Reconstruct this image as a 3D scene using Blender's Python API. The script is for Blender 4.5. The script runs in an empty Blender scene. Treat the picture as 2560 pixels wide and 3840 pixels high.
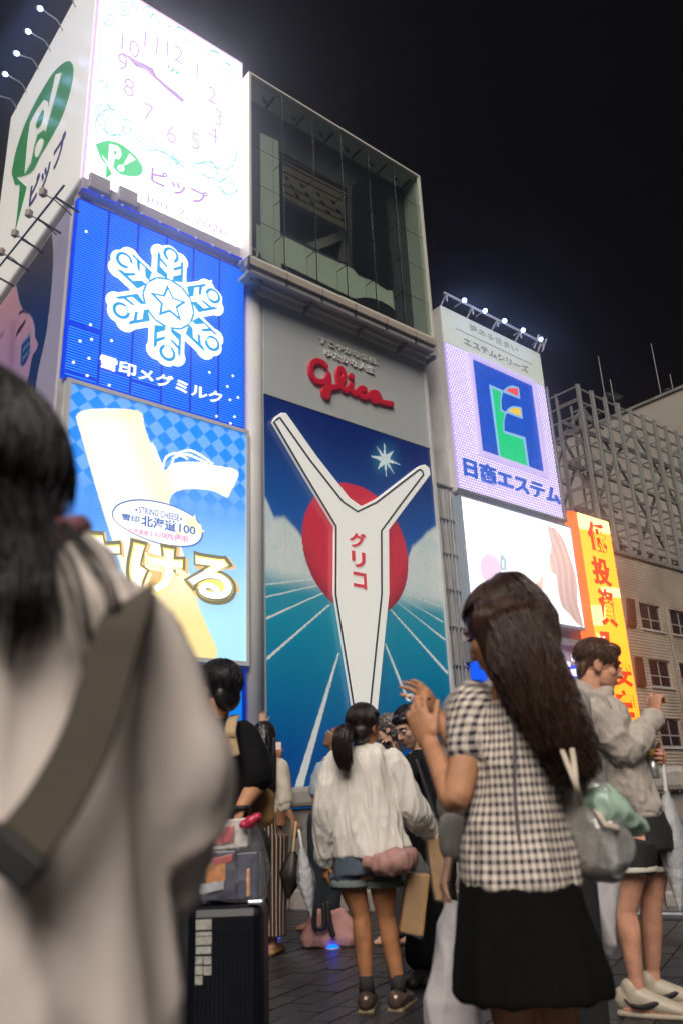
import bpy, bmesh, math, random
import numpy as np
from mathutils import Vector, Matrix, Quaternion, noise
SC = bpy.context.scene
COL = SC.collection
random.seed(7); RNG = np.random.default_rng(7)
V = Vector
# ------------------------------------------------------------------ camera
YAW, PITCH, ROLL = math.radians(40.3), math.radians(19.95), math.radians(-2.5)
FPX = 3040.0                                   # focal length in pixels of the 2560 x 3840 photograph
CAM = V((0, 0, 1.0))
FW = V((math.sin(YAW)*math.cos(PITCH), math.cos(YAW)*math.cos(PITCH), math.sin(PITCH)))
_r0 = V((math.cos(YAW), -math.sin(YAW), 0)); _u0 = _r0.cross(FW)
RT = _r0*math.cos(ROLL) + _u0*math.sin(ROLL)
UP = -_r0*math.sin(ROLL) + _u0*math.cos(ROLL)
cd = bpy.data.cameras.new('camera'); cam = bpy.data.objects.new('camera', cd); COL.objects.link(cam)
M = Matrix((RT, UP, -FW)).transposed().to_4x4(); M.translation = CAM
cam.matrix_world = M
cd.sensor_fit = 'VERTICAL'; cd.sensor_height = 23.5; cd.sensor_width = 15.66
cd.lens = 23.5*FPX/3840
cd.clip_start = 0.05; cd.clip_end = 1500
cd.dof.use_dof = True; cd.dof.focus_distance = 26.0; cd.dof.aperture_fstop = 2.2
SC.camera = cam
# ------------------------------------------------------------------ night sky and the soft light of the street behind the camera
SUN_EL, SUN_AZ = math.radians(46), YAW + math.radians(180 + 6)      # the direction the light comes from
w = bpy.data.worlds.new('World'); SC.world = w; w.use_nodes = True
nt = w.node_tree; bg = nt.nodes['Background']
sky = nt.nodes.new('ShaderNodeTexSky'); sky.sky_type = 'NISHITA'; sky.sun_disc = False
sky.sun_elevation = math.radians(-6); sky.sun_rotation = SUN_AZ
mx = nt.nodes.new('ShaderNodeMixRGB'); mx.blend_type = 'ADD'; mx.inputs[0].default_value = 1
mx.inputs[2].default_value = (0.02, 0.02, 0.032, 1)
nt.links.new(sky.outputs[0], mx.inputs[1]); nt.links.new(mx.outputs[0], bg.inputs[0])
bg.inputs[1].default_value = 0.06
sl = bpy.data.lights.new('sun', 'SUN'); sun = bpy.data.objects.new('sun', sl); COL.objects.link(sun)
sl.energy = 3.9; sl.angle = math.radians(38); sl.color = (1.0, 0.91, 0.80)
sd = V((math.sin(SUN_AZ)*math.cos(SUN_EL), math.cos(SUN_AZ)*math.cos(SUN_EL), math.sin(SUN_EL)))
sun.rotation_euler = sd.to_track_quat('Z', 'Y').to_euler()
vs = SC.view_settings; vs.view_transform = 'Standard'; vs.look = 'None'; vs.exposure = 0; vs.gamma = 1; vs.use_curve_mapping = False
SC.cycles.use_denoising = True
try: SC.cycles.denoiser = 'OPENIMAGEDENOISE'
except Exception: pass
SC.cycles.max_bounces = 6; SC.cycles.diffuse_bounces = 3; SC.cycles.glossy_bounces = 3
SC.cycles.transparent_max_bounces = 16; SC.cycles.sample_clamp_indirect = 4
# ------------------------------------------------------------------ measuring: a pixel of the photograph on a real plane
def ray(x, y): return FW + RT*((x-1280)/FPX) - UP*((y-1920)/FPX)
def onY(x, y, D): d = ray(x, y); return CAM + d*(D/d.y)
def onX(x, y, X): d = ray(x, y); return CAM + d*(X/d.x)
def onZ(x, y, Z): d = ray(x, y); return CAM + d*((Z-CAM.z)/d.z)
NH = V((math.sin(YAW), math.cos(YAW), 0)); RH = V((math.cos(YAW), -math.sin(YAW), 0)); ZZ = V((0, 0, 1))
def PP(x, y, d): q = ray(x, y); return CAM + q*(d/q.dot(NH))      # at horizontal distance d from the camera
def pixn(P):                                     # numpy: points -> pixels of the photograph
    Pn = np.asarray(P) - np.array(CAM); w_ = Pn @ np.array(FW)
    return 1280 + FPX*(Pn @ np.array(RT))/w_, 1920 - FPX*(Pn @ np.array(UP))/w_
def zoomer(ox, oy, s): return lambda x, y: (ox + x*s, oy + y*s)
z1 = zoomer(0, 0, .63776); z2 = zoomer(0, 600, .63776); z3 = zoomer(0, 1400, .63776)
z4 = zoomer(900, 200, .5102); zg = zoomer(900, 1400, .63785); ze = zoomer(1560, 1000, .63776); zl = zoomer(1660, 1900, .57398)
def lin(r, g, b): return tuple(((c/255)/12.92 if c <= 10 else ((c/255+.055)/1.055)**2.4) for c in (r, g, b))
# ------------------------------------------------------------------ materials
MATS = {}
def mat(name, col, rough=.6, metal=0, emit=None, es=0, bump=0, bscale=30, var=0, vscale=6, sss=0, spec=.5, coat=0, alpha=1, sample=False, stretch=None, bd=.02):
    if name in MATS: return MATS[name]
    m = bpy.data.materials.new(name); m.use_nodes = True; n = m.node_tree.nodes; l = m.node_tree.links
    b = n['Principled BSDF']; c4 = (*col, 1)
    b.inputs['Base Color'].default_value = c4; b.inputs['Roughness'].default_value = rough; b.inputs['Metallic'].default_value = metal
    b.inputs['Specular IOR Level'].default_value = spec; b.inputs['Coat Weight'].default_value = coat
    if sss: b.inputs['Subsurface Weight'].default_value = sss; b.inputs['Subsurface Radius'].default_value = (.012, .005, .003); b.inputs['Subsurface Scale'].default_value = 1
    if emit: b.inputs['Emission Color'].default_value = (*emit, 1); b.inputs['Emission Strength'].default_value = es
    if alpha < 1: b.inputs['Alpha'].default_value = alpha
    if bump or var:
        tc = n.new('ShaderNodeTexCoord'); src = tc.outputs['Object']
        if stretch:
            mp = n.new('ShaderNodeMapping'); mp.inputs['Scale'].default_value = stretch; l.new(src, mp.inputs[0]); src = mp.outputs[0]
    if var:
        t = n.new('ShaderNodeTexNoise'); t.inputs['Scale'].default_value = vscale; t.inputs['Detail'].default_value = 6; l.new(src, t.inputs['Vector'])
        r = n.new('ShaderNodeValToRGB'); r.color_ramp.elements[0].position = .3; r.color_ramp.elements[1].position = .7
        r.color_ramp.elements[0].color = (*[max(0, c*(1-var)) for c in col], 1); r.color_ramp.elements[1].color = (*[min(1, c*(1+var)) for c in col], 1)
        l.new(t.outputs[0], r.inputs[0]); l.new(r.outputs[0], b.inputs['Base Color'])
    if bump:
        t = n.new('ShaderNodeTexNoise'); t.inputs['Scale'].default_value = bscale; t.inputs['Detail'].default_value = 5; l.new(src, t.inputs['Vector'])
        bp = n.new('ShaderNodeBump'); bp.inputs['Strength'].default_value = bump; bp.inputs['Distance'].default_value = bd
        l.new(t.outputs[0], bp.inputs['Height']); l.new(bp.outputs[0], b.inputs['Normal'])
    try: m.cycles.emission_sampling = 'AUTO' if (sample or not emit) else 'NONE'
    except Exception: pass
    MATS[name] = m; return m
def glow(name, rgb, s=1, sample=False, base=None, rough=.4):      # a backlit or LED surface; rgb as sRGB 0..255
    c = lin(*rgb); return mat(name, base or tuple(x*.35 for x in c), rough, emit=c, es=s, sample=sample)
def printed(name, s, base=.4, rough=.35, sample=False, coat=0):   # printed / LED picture held in the mesh's colour attribute
    m = mat(name, (.5, .5, .5), rough, emit=(1, 1, 1), es=s, sample=sample, coat=coat)
    n = m.node_tree.nodes; l = m.node_tree.links; b = n['Principled BSDF']
    a = n.new('ShaderNodeAttribute'); a.attribute_name = 'Col'
    l.new(a.outputs['Color'], b.inputs['Emission Color'])
    g = n.new('ShaderNodeMixRGB'); g.blend_type = 'MULTIPLY'; g.inputs[0].default_value = 1; g.inputs[2].default_value = (base, base, base, 1)
    l.new(a.outputs['Color'], g.inputs[1]); l.new(g.outputs[0], b.inputs['Base Color'])
    return m
# ------------------------------------------------------------------ meshes and objects
def frame_of(d):
    d = d.normalized(); a = V((0, 0, 1)) if abs(d.z) < .9 else V((1, 0, 0))
    x = a.cross(d).normalized(); return x, d.cross(x).normalized()
class MB:
    def __init__(s): s.v = []; s.f = []; s.sm = []
    def add(s, vs, fs, smooth=False):
        o = len(s.v); s.v += [tuple(p) for p in vs]; s.f += [tuple(i+o for i in f) for f in fs]; s.sm += [smooth]*len(fs); return s
    def box(s, a, b):
        x0, y0, z0 = a; x1, y1, z1_ = b
        return s.add([(x0,y0,z0),(x1,y0,z0),(x1,y1,z0),(x0,y1,z0),(x0,y0,z1_),(x1,y0,z1_),(x1,y1,z1_),(x0,y1,z1_)],
                     [(0,3,2,1),(4,5,6,7),(0,1,5,4),(1,2,6,5),(2,3,7,6),(3,0,4,7)])
    def obox(s, c, ax, ay, az):          # oriented box: centre and three half-axes
        p = [c+ax*i+ay*j+az*k for k in (-1,1) for i, j in ((-1,-1),(1,-1),(1,1),(-1,1))]
        return s.add(p, [(0,3,2,1),(4,5,6,7),(0,1,5,4),(1,2,6,5),(2,3,7,6),(3,0,4,7)])
    def bar(s, p, q, w_, h=None, up=None):
        p, q = V(p), V(q); d = q-p; x, y = frame_of(d)
        if up is not None: y = (V(up) - d*(V(up).dot(d)/d.dot(d))).normalized(); x = y.cross(d).normalized()
        return s.obox((p+q)/2, x*w_/2, y*(h or w_)/2, d/2)
    def prism(s, pts, ext):              # polygon extruded by a vector
        pts = [V(p) for p in pts]; n_ = len(pts); e = V(ext)
        nrm = V((0,0,0))
        for i in range(n_): nrm += (pts[i]-pts[0]).cross(pts[(i+1)%n_]-pts[0])
        if nrm.dot(e) > 0: pts.reverse()
        return s.add(pts + [p+e for p in pts], [tuple(range(n_)), tuple(range(2*n_-1, n_-1, -1))] + [((i+1)%n_, i, n_+i, n_+(i+1)%n_) for i in range(n_)])
    def tube(s, pts, r, seg=8, caps=True, round_=True, ax=None, flat=1.0):   # r: number or list; ax+flat: elliptical section, flat = ratio across ax
        P = [V(p) for p in pts]; R = list(r) if hasattr(r, '__len__') else [r]*len(P)
        FL = list(flat) if hasattr(flat, '__len__') else [flat]*len(P)
        if round_ and caps:
            d0 = (P[0]-P[1]).normalized(); d1 = (P[-1]-P[-2]).normalized(); m0 = min(1, FL[0]); m1 = min(1, FL[-1])
            P = [P[0]+d0*R[0]*.85*m0, P[0]+d0*R[0]*.5*m0] + P + [P[-1]+d1*R[-1]*.5*m1, P[-1]+d1*R[-1]*.85*m1]
            R = [R[0]*.45, R[0]*.85] + R + [R[-1]*.85, R[-1]*.45]; FL = [FL[0]]*2 + FL + [FL[-1]]*2
        vs_, fs = [], []; prev = None; N = len(P)
        for i, p in enumerate(P):
            t = (P[min(i+1, N-1)] - P[max(i-1, 0)]).normalized()
            if ax is not None:
                x = (V(ax) - t*t.dot(V(ax))).normalized(); y = t.cross(x)
            elif prev is None: x, y = frame_of(t)
            else: x = (prev - t*prev.dot(t)); x = x.normalized() if x.length > 1e-6 else frame_of(t)[0]; y = t.cross(x)
            prev = x
            for k in range(seg):
                a = 2*math.pi*k/seg; vs_.append(p + x*(math.cos(a)*R[i]) + y*(math.sin(a)*R[i]*FL[i]))
        for i in range(N-1):
            for k in range(seg): k2 = (k+1)%seg; fs.append((i*seg+k, i*seg+k2, (i+1)*seg+k2, (i+1)*seg+k))
        if caps: fs += [tuple(range(seg-1, -1, -1)), tuple((N-1)*seg+k for k in range(seg))]
        return s.add(vs_, fs, True)
    def loft(s, rings, ax, ay, seg=20, e=2.0):      # rings: (centre, half width along ax, half depth along ay); closed ends
        vs_, fs = [], []
        for c, a, b in rings:
            for k in range(seg):
                t = 2*math.pi*k/seg; cx, sx = math.cos(t), math.sin(t)
                vs_.append(V(c) + ax*(a*math.copysign(abs(cx)**(2/e), cx)) + ay*(b*math.copysign(abs(sx)**(2/e), sx)))
        N = len(rings)
        for i in range(N-1):
            for k in range(seg): k2 = (k+1)%seg; fs.append((i*seg+k, i*seg+k2, (i+1)*seg+k2, (i+1)*seg+k))
        fs += [tuple(range(seg-1, -1, -1)), tuple((N-1)*seg+k for k in range(seg))]
        return s.add(vs_, fs, True)
    def ell(s, c, ax, ay, az, seg=16, rings=10):    # ellipsoid with three half-axis vectors
        c = V(c); vs_ = [c-az]; fs = []
        for i in range(1, rings):
            ph = -math.pi/2 + math.pi*i/rings
            for k in range(seg):
                a = 2*math.pi*k/seg; vs_.append(c + ax*(math.cos(a)*math.cos(ph)) + ay*(math.sin(a)*math.cos(ph)) + az*math.sin(ph))
        vs_.append(c+az)
        for k in range(seg): fs.append((0, 1+(k+1)%seg, 1+k)); fs.append((len(vs_)-1, 1+(rings-2)*seg+k, 1+(rings-2)*seg+(k+1)%seg))
        for i in range(rings-2):
            for k in range(seg): k2 = (k+1)%seg; fs.append((1+i*seg+k, 1+i*seg+k2, 1+(i+1)*seg+k2, 1+(i+1)*seg+k))
        return s.add(vs_, fs, True)
    def sph(s, c, r, seg=12): return s.ell(c, V((r,0,0)), V((0,r,0)), V((0,0,r)), seg, max(6, seg//2+2))
    def mesh(s, name):
        me = bpy.data.meshes.new(name); me.from_pydata(s.v, [], s.f); me.update()
        me.polygons.foreach_set('use_smooth', s.sm); return me
    def fixed(s, name):                            # outward normals
        me = s.mesh(name); bm = bmesh.new(); bm.from_mesh(me); bmesh.ops.recalc_face_normals(bm, faces=bm.faces); bm.to_mesh(me); bm.free(); return me
    def build(s, name, m, parent=None, bevel=0, **kw):
        o = obj(name, s.fixed(name), m, parent, **kw)
        if bevel: b = o.modifiers.new('bevel', 'BEVEL'); b.width = bevel; b.segments = 2; b.limit_method = 'ANGLE'
        return o
    def blob(s, name, m, parent=None, vox=.005, smooth=4, fac=.5, post=None, **kw):   # union of all closed pieces as one continuous surface
        me = s.fixed(name); o = bpy.data.objects.new(name, me); COL.objects.link(o)
        r = o.modifiers.new('r', 'REMESH'); r.mode = 'VOXEL'; r.voxel_size = vox; r.use_smooth_shade = True
        if smooth: k = o.modifiers.new('s', 'SMOOTH'); k.iterations = smooth; k.factor = fac
        dg = bpy.context.evaluated_depsgraph_get(); me2 = bpy.data.meshes.new_from_object(o.evaluated_get(dg))
        bpy.data.objects.remove(o); bpy.data.meshes.remove(me)
        if post: post(me2)
        me2.polygons.foreach_set('use_smooth', [True]*len(me2.polygons))
        return obj(name, me2, m, parent, **kw)
def obj(name, me, m, parent=None, label=None, cat=None, group=None, kind=None):
    o = bpy.data.objects.new(name, me); COL.objects.link(o)
    if m is not None and not me.materials: me.materials.append(m)
    if parent is not None:
        o.parent = parent; p = parent; loc = V((0,0,0))
        while p is not None: loc += p.location; p = p.parent
        if loc.length > 0: me.transform(Matrix.Translation(-loc))
    return tag(o, label, cat, group, kind)
def tag(o, label=None, cat=None, group=None, kind=None):
    if label: o['label'] = label
    if cat: o['category'] = cat
    if group: o['group'] = group
    if kind: o['kind'] = kind
    return o
def thing(name, loc, label, cat, group=None):
    o = bpy.data.objects.new(name, None); COL.objects.link(o); o.location = loc; o.empty_display_size = .2
    return tag(o, label, cat, group)
def share(src, name, matrix, parent):               # another object with the same mesh data
    o = bpy.data.objects.new(name, src); COL.objects.link(o); o.parent = parent
    loc = V((0,0,0)); p = parent
    while p is not None: loc += p.location; p = p.parent
    o.matrix_local = Matrix.Translation(-loc) @ matrix; return o
UNIT = {}
def unit_box(m):
    if m.name not in UNIT:
        me = MB().box((-.5,-.5,-.5), (.5,.5,.5)).mesh('piece'); me.materials.append(m); UNIT[m.name] = me
    return UNIT[m.name]
def beam(name, p, q, w_, h, m, parent, up=(0,0,1)):  # a straight member between two points, shared mesh
    p, q = V(p), V(q); d = q-p; u = V(up)
    if abs(d.normalized().dot(u)) > .95: u = V((0,1,0))
    x = d.normalized(); y = u.cross(x).normalized(); z = x.cross(y)
    mt = Matrix((x*d.length, y*w_, z*h)).transposed().to_4x4(); mt.translation = (p+q)/2
    return share(unit_box(m), name, mt, parent)
def text_mesh(body, bold=0.0, ext=0.02, res=6, sp=1.0):
    cu = bpy.data.curves.new('txt', 'FONT'); cu.body = body; cu.offset = bold; cu.extrude = ext; cu.resolution_u = res; cu.space_character = sp
    o = bpy.data.objects.new('txt', cu); COL.objects.link(o)
    dg = bpy.context.evaluated_depsgraph_get(); me = bpy.data.meshes.new_from_object(o.evaluated_get(dg))
    bpy.data.objects.remove(o); bpy.data.curves.remove(cu); return me
def text(body, O, U, W, wid, hei, m, parent, name='lettering', bold=0.0, depth=.04, lift=0.0, sp=1.0, shear=0, asp=1.0):
    """lettering filling the rectangle with lower-left corner O, wid along U and hei along W; proud by depth along U x W"""
    me = text_mesh(body, bold, .5, sp=sp); n_ = len(me.vertices); a = np.empty(n_*3); me.vertices.foreach_get('co', a); a = a.reshape(-1, 3)
    lo, hi = a.min(0), a.max(0)
    if wid is None: wid = hei*(hi[0]-lo[0])/(hi[1]-lo[1])*asp; O = V(O)-V(U).normalized()*wid/2
    q = (a-lo)/(hi-lo+1e-9)
    q[:, 0] += shear*q[:, 1]
    U, W = V(U).normalized(), V(W).normalized(); N = U.cross(W)
    p = np.array(O) + np.outer(q[:,0]*wid, U) + np.outer(q[:,1]*hei, W) + np.outer(lift + q[:,2]*depth, N)
    me.vertices.foreach_set('co', p.ravel()); me.update()
    return obj(name, me, m, parent)
def text_px(body, tl, br, D, m, parent, **kw):      # rectangle on the facade plane y = D from two measured corners
    a, b = onY(*tl, D), onY(*br, D)
    return text(body, (a.x, D, b.z), (1,0,0), (0,0,1), b.x-a.x, a.z-b.z, m, parent, **kw)
def facepoly(pts, zf, D, depth=.05):                # traced outline on the facade plane y = D, standing proud by depth
    return MB().prism([onY(*zf(*p), D) for p in pts], (0, -depth, 0))
def inpoly(x, y, pts):
    r = np.zeros(x.shape, bool); j = len(pts)-1
    for i in range(len(pts)):
        xi, yi = pts[i]; xj, yj = pts[j]
        if yi != yj: r ^= ((yi > y) != (yj > y)) & (x < (xj-xi)*(y-yi)/(yj-yi) + xi)
        j = i
    return r
def sstep(a, b, x): t = np.clip((x-a)/(b-a), 0, 1); return t*t*(3-2*t)
def smooth_path(pts, n=8, closed=False):            # Catmull-Rom through the points
    P = [V(p) for p in pts]; N = len(P); out = []
    rng = N if closed else N-1
    for i in range(rng):
        g = (lambda k: P[k % N]) if closed else (lambda k: P[max(0, min(N-1, k))])
        a, b, c, d = g(i-1), g(i), g(i+1), g(i+2)
        for k in range(n):
            t = k/n; out.append(.5*((2*b) + (c-a)*t + (2*a-5*b+4*c-d)*t*t + (3*b-a-3*c+d)*t**3))
    if not closed: out.append(P[-1])
    return out
def poly2(pts, n=6): return [(p.x, p.y) for p in smooth_path([(x, y, 0) for x, y in pts], n, True)]
def picture(name, O, U, W, wid, hei, step, paint, m, parent, lift=0.0):
    """a flat printed or LED picture; paint(P) gives linear rgb for an array of points"""
    nu, nw = int(wid/step)+1, int(hei/step)+1
    U, W = V(U).normalized(), V(W).normalized(); N = U.cross(W)
    a, b = np.meshgrid(np.linspace(0, wid, nu), np.linspace(0, hei, nw))
    P = np.array(V(O)+N*lift) + a.reshape(-1,1)*np.array(U) + b.reshape(-1,1)*np.array(W)
    c = paint(P, a.ravel(), b.ravel()); idx = np.arange(nu*nw).reshape(nw, nu)
    q = np.stack([idx[:-1,:-1], idx[:-1,1:], idx[1:,1:], idx[1:,:-1]], -1).reshape(-1, 4)
    me = bpy.data.meshes.new(name); me.vertices.add(len(P)); me.vertices.foreach_set('co', P.ravel())
    me.loops.add(q.size); me.loops.foreach_set('vertex_index', q.ravel().astype(np.int32))
    me.polygons.add(len(q)); me.polygons.foreach_set('loop_start', np.arange(0, q.size, 4, dtype=np.int32)); me.polygons.foreach_set('loop_total', np.full(len(q), 4, np.int32))
    me.update(calc_edges=True)
    at = me.color_attributes.new('Col', 'FLOAT_COLOR', 'POINT'); at.data.foreach_set('color', np.c_[c, np.ones(len(c))].astype(np.float32).ravel())
    return obj(name, me, m, parent)
def mixc(c, col, k):
    k = np.asarray(k, float).reshape(-1, 1); return c*(1-k) + np.array(col)*k
# ================================================================== SETTING
zt = zoomer(1100, 1200, .25510); zs = zoomer(0, 800, .27624); zq = zoomer(1600, 1350, .35714); zw = zoomer(2000, 1350, .36129)
DG = 26.57                                            # the plane of the billboard facades
def zinv(zf):                                         # inverse of a zoomer for arrays
    ox, oy = zf(0, 0); s = zf(1, 0)[0]-ox
    return lambda x, y: ((x-ox)/s, (y-oy)/s)
m_white = mat('white painted metal', (.72, .71, .69), .45, var=.05, vscale=.6)
m_wall = mat('grey wall panel', (.42, .42, .43), .6, var=.10, vscale=.7)
m_lwall = mat('pale wall', (.55, .53, .50), .65, var=.22, vscale=.9, bump=.1, bscale=4)
m_dwall = mat('weathered wall', (.30, .29, .27), .75, var=.25, vscale=1.2, bump=.3, bscale=9)
m_steel = mat('galvanised steel', (.34, .34, .33), .5, metal=.35, var=.18, vscale=2)
m_dsteel = mat('dark steel', (.05, .05, .055), .45, metal=.5)
m_bluesteel = mat('blue painted steel', (.03, .03, .22), .5)
m_black = mat('black rubber', (.012, .012, .013), .6)
# ---- ground, river, bank
gr = MB().add([(-60,-60,0),(8.9,-60,0),(8.9,-6,0),(7.9,1.5,0),(7.1,4.2,0),(5.55,7.7,0),(4.3,11.5,0),(3.8,16,0),(3.8,26,0),(-60,26,0)], [tuple(range(10))])
m_ground = mat('dark wet paving', (.018, .018, .021), .34, var=.4, vscale=2.5, bump=.5, bscale=40)
o_ground = gr.build('bridge_deck', m_ground, kind='structure')
mw = mat('river water', (.01, .02, .025), .08, bump=.4, bscale=3)
MB().add([(-64,-64,-4.5),(104,-64,-4.5),(104,26.2,-4.5),(-64,26.2,-4.5)], [(0,1,2,3)]).build('river', mw, kind='structure')
MB().add([(-64,26.2,-.6),(104,26.2,-.6),(104,84,-.6),(-64,84,-.6)], [(0,1,2,3)]).build('river_bank', mat('bank paving', (.08,.08,.08), .8, var=.2), kind='structure')
# ---- corner building that carries the left-hand signs
X0L, X1L = 9.42, 17.05
t = thing('corner_building', (13, 33, -.6), 'pale corner building carrying the clock and blue snowflake signs', 'building')
b = MB(); b.box((X0L+.30, DG+.35, -.6), (X1L+.9, 38.6, 25.3)); b.build('wall', m_wall, t)
b = MB(); b.box((X0L+.05, DG+.05, -.6), (X0L+.62, DG+.9, 25.3)); b.build('corner_pier', m_lwall, t, bevel=.12)
b = MB(); b.tube([(17.86, DG+.32, -.6), (17.86, DG+.32, 24.4)], .46, 32, round_=False); b.build('round_column', mat('white column paint', (.70,.68,.64), .5, var=.06, vscale=.8), t)
# ---- clock sign (top left)
t = thing('clock_billboard', (13, DG+4, 25.3), 'huge glowing white box sign with clock face and green speech bubble logo', 'billboard')
ztop = onY(*z1(1412, 380), DG).z; zbot = onY(*z1(1412, 1470), DG).z; zsid = 38.6
b = MB(); b.box((X0L+.02, DG+.06, zbot-.1), (X1L+.12, 38.6, ztop)); b.build('casing', mat('clock sign casing', (.6,.57,.62), .5), t)
m_clockface = glow('clock face light', (252, 244, 255), 3.5, sample=True)
b = MB(); b.box((X0L+.10, DG-.06, zbot), (X1L, DG+.05, ztop-.05)); b.build('lit_face', m_clockface, t)
m_rim = glow('clock sign rim', (236, 205, 240), .9)
for nm, a, c in (('rim', (X0L-.02, DG-.10, zbot), (X0L+.09, DG+.05, ztop)), ('rim', (X1L+.01, DG-.10, zbot), (X1L+.09, DG+.05, ztop)), ('rim', (X0L-.02, DG-.10, ztop), (X1L+.09, DG+.05, ztop+.09))):
    MB().box(a, c).build(nm, m_rim, t)
m_lilac = glow('lilac print', (184, 134, 206), .8); m_lilac2 = glow('pale lilac print', (204, 166, 220), .85); m_teal = glow('pale teal print', (140, 214, 212), .85); m_green = glow('green logo light', (58, 205, 118), 1.0)
m_wlight = glow('white letter light', (255, 255, 255), 1.5)
NUM = {'12': (1030,310,50), '1': (1160,420,24), '2': (1250,560,30), '3': (1285,690,30), '4': (1255,790,32), '5': (1150,830,32), '6': (1010,790,34), '7': (875,665,34), '8': (760,515,40), '9': (722,368,36), '10': (768,275,52), '11': (890,250,42)}
for k, (x, y, hw) in NUM.items():
    c = onY(*z1(x, y), DG-.07); ww = hw*.0128; hh = .50
    text(k, (c.x, DG-.065, c.z-hh), (1,0,0), (0,0,1), None, 2*hh, m_lilac2, t, name='numeral', bold=-.008, depth=.03, asp=.8)
b = facepoly([(745,335),(800,362),(830,368),(900,405),(920,450),(1000,520),(1030,540),(1085,590),(1075,605),(1010,552),(985,530),(905,455),(860,415),(800,390)], z1, DG-.065, .04); b.build('clock_hand', m_lilac, t)
b = facepoly([(700,298),(770,335),(830,370),(905,440),(860,412),(790,368)], z1, DG-.112, .03); b.build('clock_hand', m_lilac2, t)
for pts in ([(985,378),(1000,380),(998,408),(988,398)], [(1028,420),(1052,418),(1055,436),(1036,436)], [(1003,412),(1024,400),(1030,414),(1010,428)]): facepoly(pts, z1, DG-.065, .02).build('dial_emblem', m_green, t)
def curl(pts, r=.035, nm='scroll_ornament'):
    P = smooth_path([onY(*z1(*p), DG-.07) for p in pts], 6); MB().tube(P, r, 5).build(nm, m_teal, t)
def spiral(cx, cy, r0, turns, a0, s=1): return [(cx + r0*(1-.82*k/14)*math.cos(a0+s*turns*6.283*k/14), cy + r0*(1-.82*k/14)*1.1*math.sin(a0+s*turns*6.283*k/14)) for k in range(15)]
for a in ((660,735,105,1.6,2.4), (605,655,48,1.2,0,-1), (610,500,40,1.3,1.5), (1340,1085,70,1.5,-1), (1300,1010,55,1.4,2.6,-1), (1235,985,60,1.4,.3), (1360,930,48,1.5,1.0), (1040,945,42,1.3,2.), (1330,410,42,1.5,2.), (1255,340,38,1.3,.2,-1), (1350,520,40,1.4,3.), (725,45,48,1.4,.5), (650,110,42,1.3,3.,-1), (865,70,36,1.4,1.,-1), (920,115,34,1.4,3.), (800,35,32,1.3,2.)): curl(spiral(*a))
curl([(560,640),(580,720),(640,780),(735,790),(700,700),(620,580),(640,520),(600,470),(575,400),(600,330),(585,250),(600,190),(630,120)])
curl([(735,700),(770,760),(830,840),(920,880),(1020,930),(1100,1000),(1200,1030),(1280,1095),(1340,1140),(1390,1130),(1370,1080),(1290,1070)])
curl([(800,790),(900,845),(1000,900),(1060,950),(1150,960),(1230,950),(1300,1000),(1380,960),(1390,870),(1380,800),(1390,720),(1385,640),(1365,560)])
curl([(1085,235),(1150,260),(1200,300),(1270,300),(1330,365),(1385,400),(1370,450),(1310,440)])
curl([(985,155),(1060,165),(1100,190),(1040,150)])
curl([(740,700),(790,730),(760,790),(850,880),(960,890),(1050,965),(1130,975),(1200,960),(1270,990)])
lg = facepoly(poly2([(568,870),(590,840),(640,830),(700,845),(760,885),(810,935),(838,985),(836,1018),(815,1036),(780,1040),(735,1032),(690,1010)], 5) + [(660,1025),(622,1054),(625,975),(590,925)], z1, DG-.065, .04).build('speech_bubble', m_green, t)
facepoly([(645,848),(690,860),(710,882),(714,915),(702,937),(674,932),(668,977),(636,968)], z1, DG-.11, .03).build('bubble_letter', m_wlight, t)
facepoly([(673,884),(686,890),(684,910),(671,906)], z1, DG-.145, .012).build('letter_hole', m_green, t)
facepoly([(762,905),(797,940),(722,978)], z1, DG-.11, .03).build('bubble_mark', m_wlight, t)
facepoly(poly2([(693,985),(702,972),(718,975),(731,990),(728,1006),(712,1007),(698,1000)], 4), z1, DG-.11, .03).build('bubble_mark', m_wlight, t)
text_px('ピップ', z1(890, 975), z1(1222, 1232), DG-.065, m_lilac, t, bold=.018)
text_px('Jun. 7, 2026', z1(855, 1132), z1(1330, 1405), DG-.065, m_lilac2, t, bold=-.004)
# side face; its lamplight is put in as emission of sheet and vinyl
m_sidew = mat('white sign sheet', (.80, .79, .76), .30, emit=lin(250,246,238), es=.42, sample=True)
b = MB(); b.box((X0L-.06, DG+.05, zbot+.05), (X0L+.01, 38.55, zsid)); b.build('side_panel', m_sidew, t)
XS = X0L-.065
def sidepoly(pts, d=.03, off=0): return MB().prism([onX(*z1(*p), XS-off) for p in pts], (-d, 0, 0))
m_sgreen = mat('green vinyl', (.03, .28, .10), .3, emit=lin(40,140,60), es=.30)
sidepoly(poly2([(80,1040),(85,950),(110,850),(160,710),(230,570),(310,440),(370,378),(410,360),(432,385),(434,440),(410,560),(370,680),(310,800),(240,920),(185,1015)], 4) + [(160,1100),(130,1220),(95,1350),(110,1220),(122,1088),(92,1088)]).build('speech_bubble', m_sgreen, t)
sidepoly([(148,1022),(165,830),(180,722),(225,640),(262,588),(284,598),(284,690),(262,760),(222,792),(205,850),(182,960)], .02, .035).build('bubble_letter', m_sidew, t)
sidepoly([(212,742),(228,690),(255,640),(262,655),(255,705),(238,745),(222,760)], .012, .058).build('letter_hole', m_sgreen, t)
sidepoly([(330,440),(365,428),(270,775),(262,760)], .02, .035).build('bubble_mark', m_sidew, t)
sidepoly(poly2([(210,880),(228,832),(248,815),(258,835),(245,880),(225,920),(212,922)], 4), .02, .035).build('bubble_mark', m_sidew, t)
a_, c_ = onX(*z1(170, 1238), XS), onX(*z1(385, 850), XS); a2 = onX(*z1(185, 1100), XS)
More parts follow.
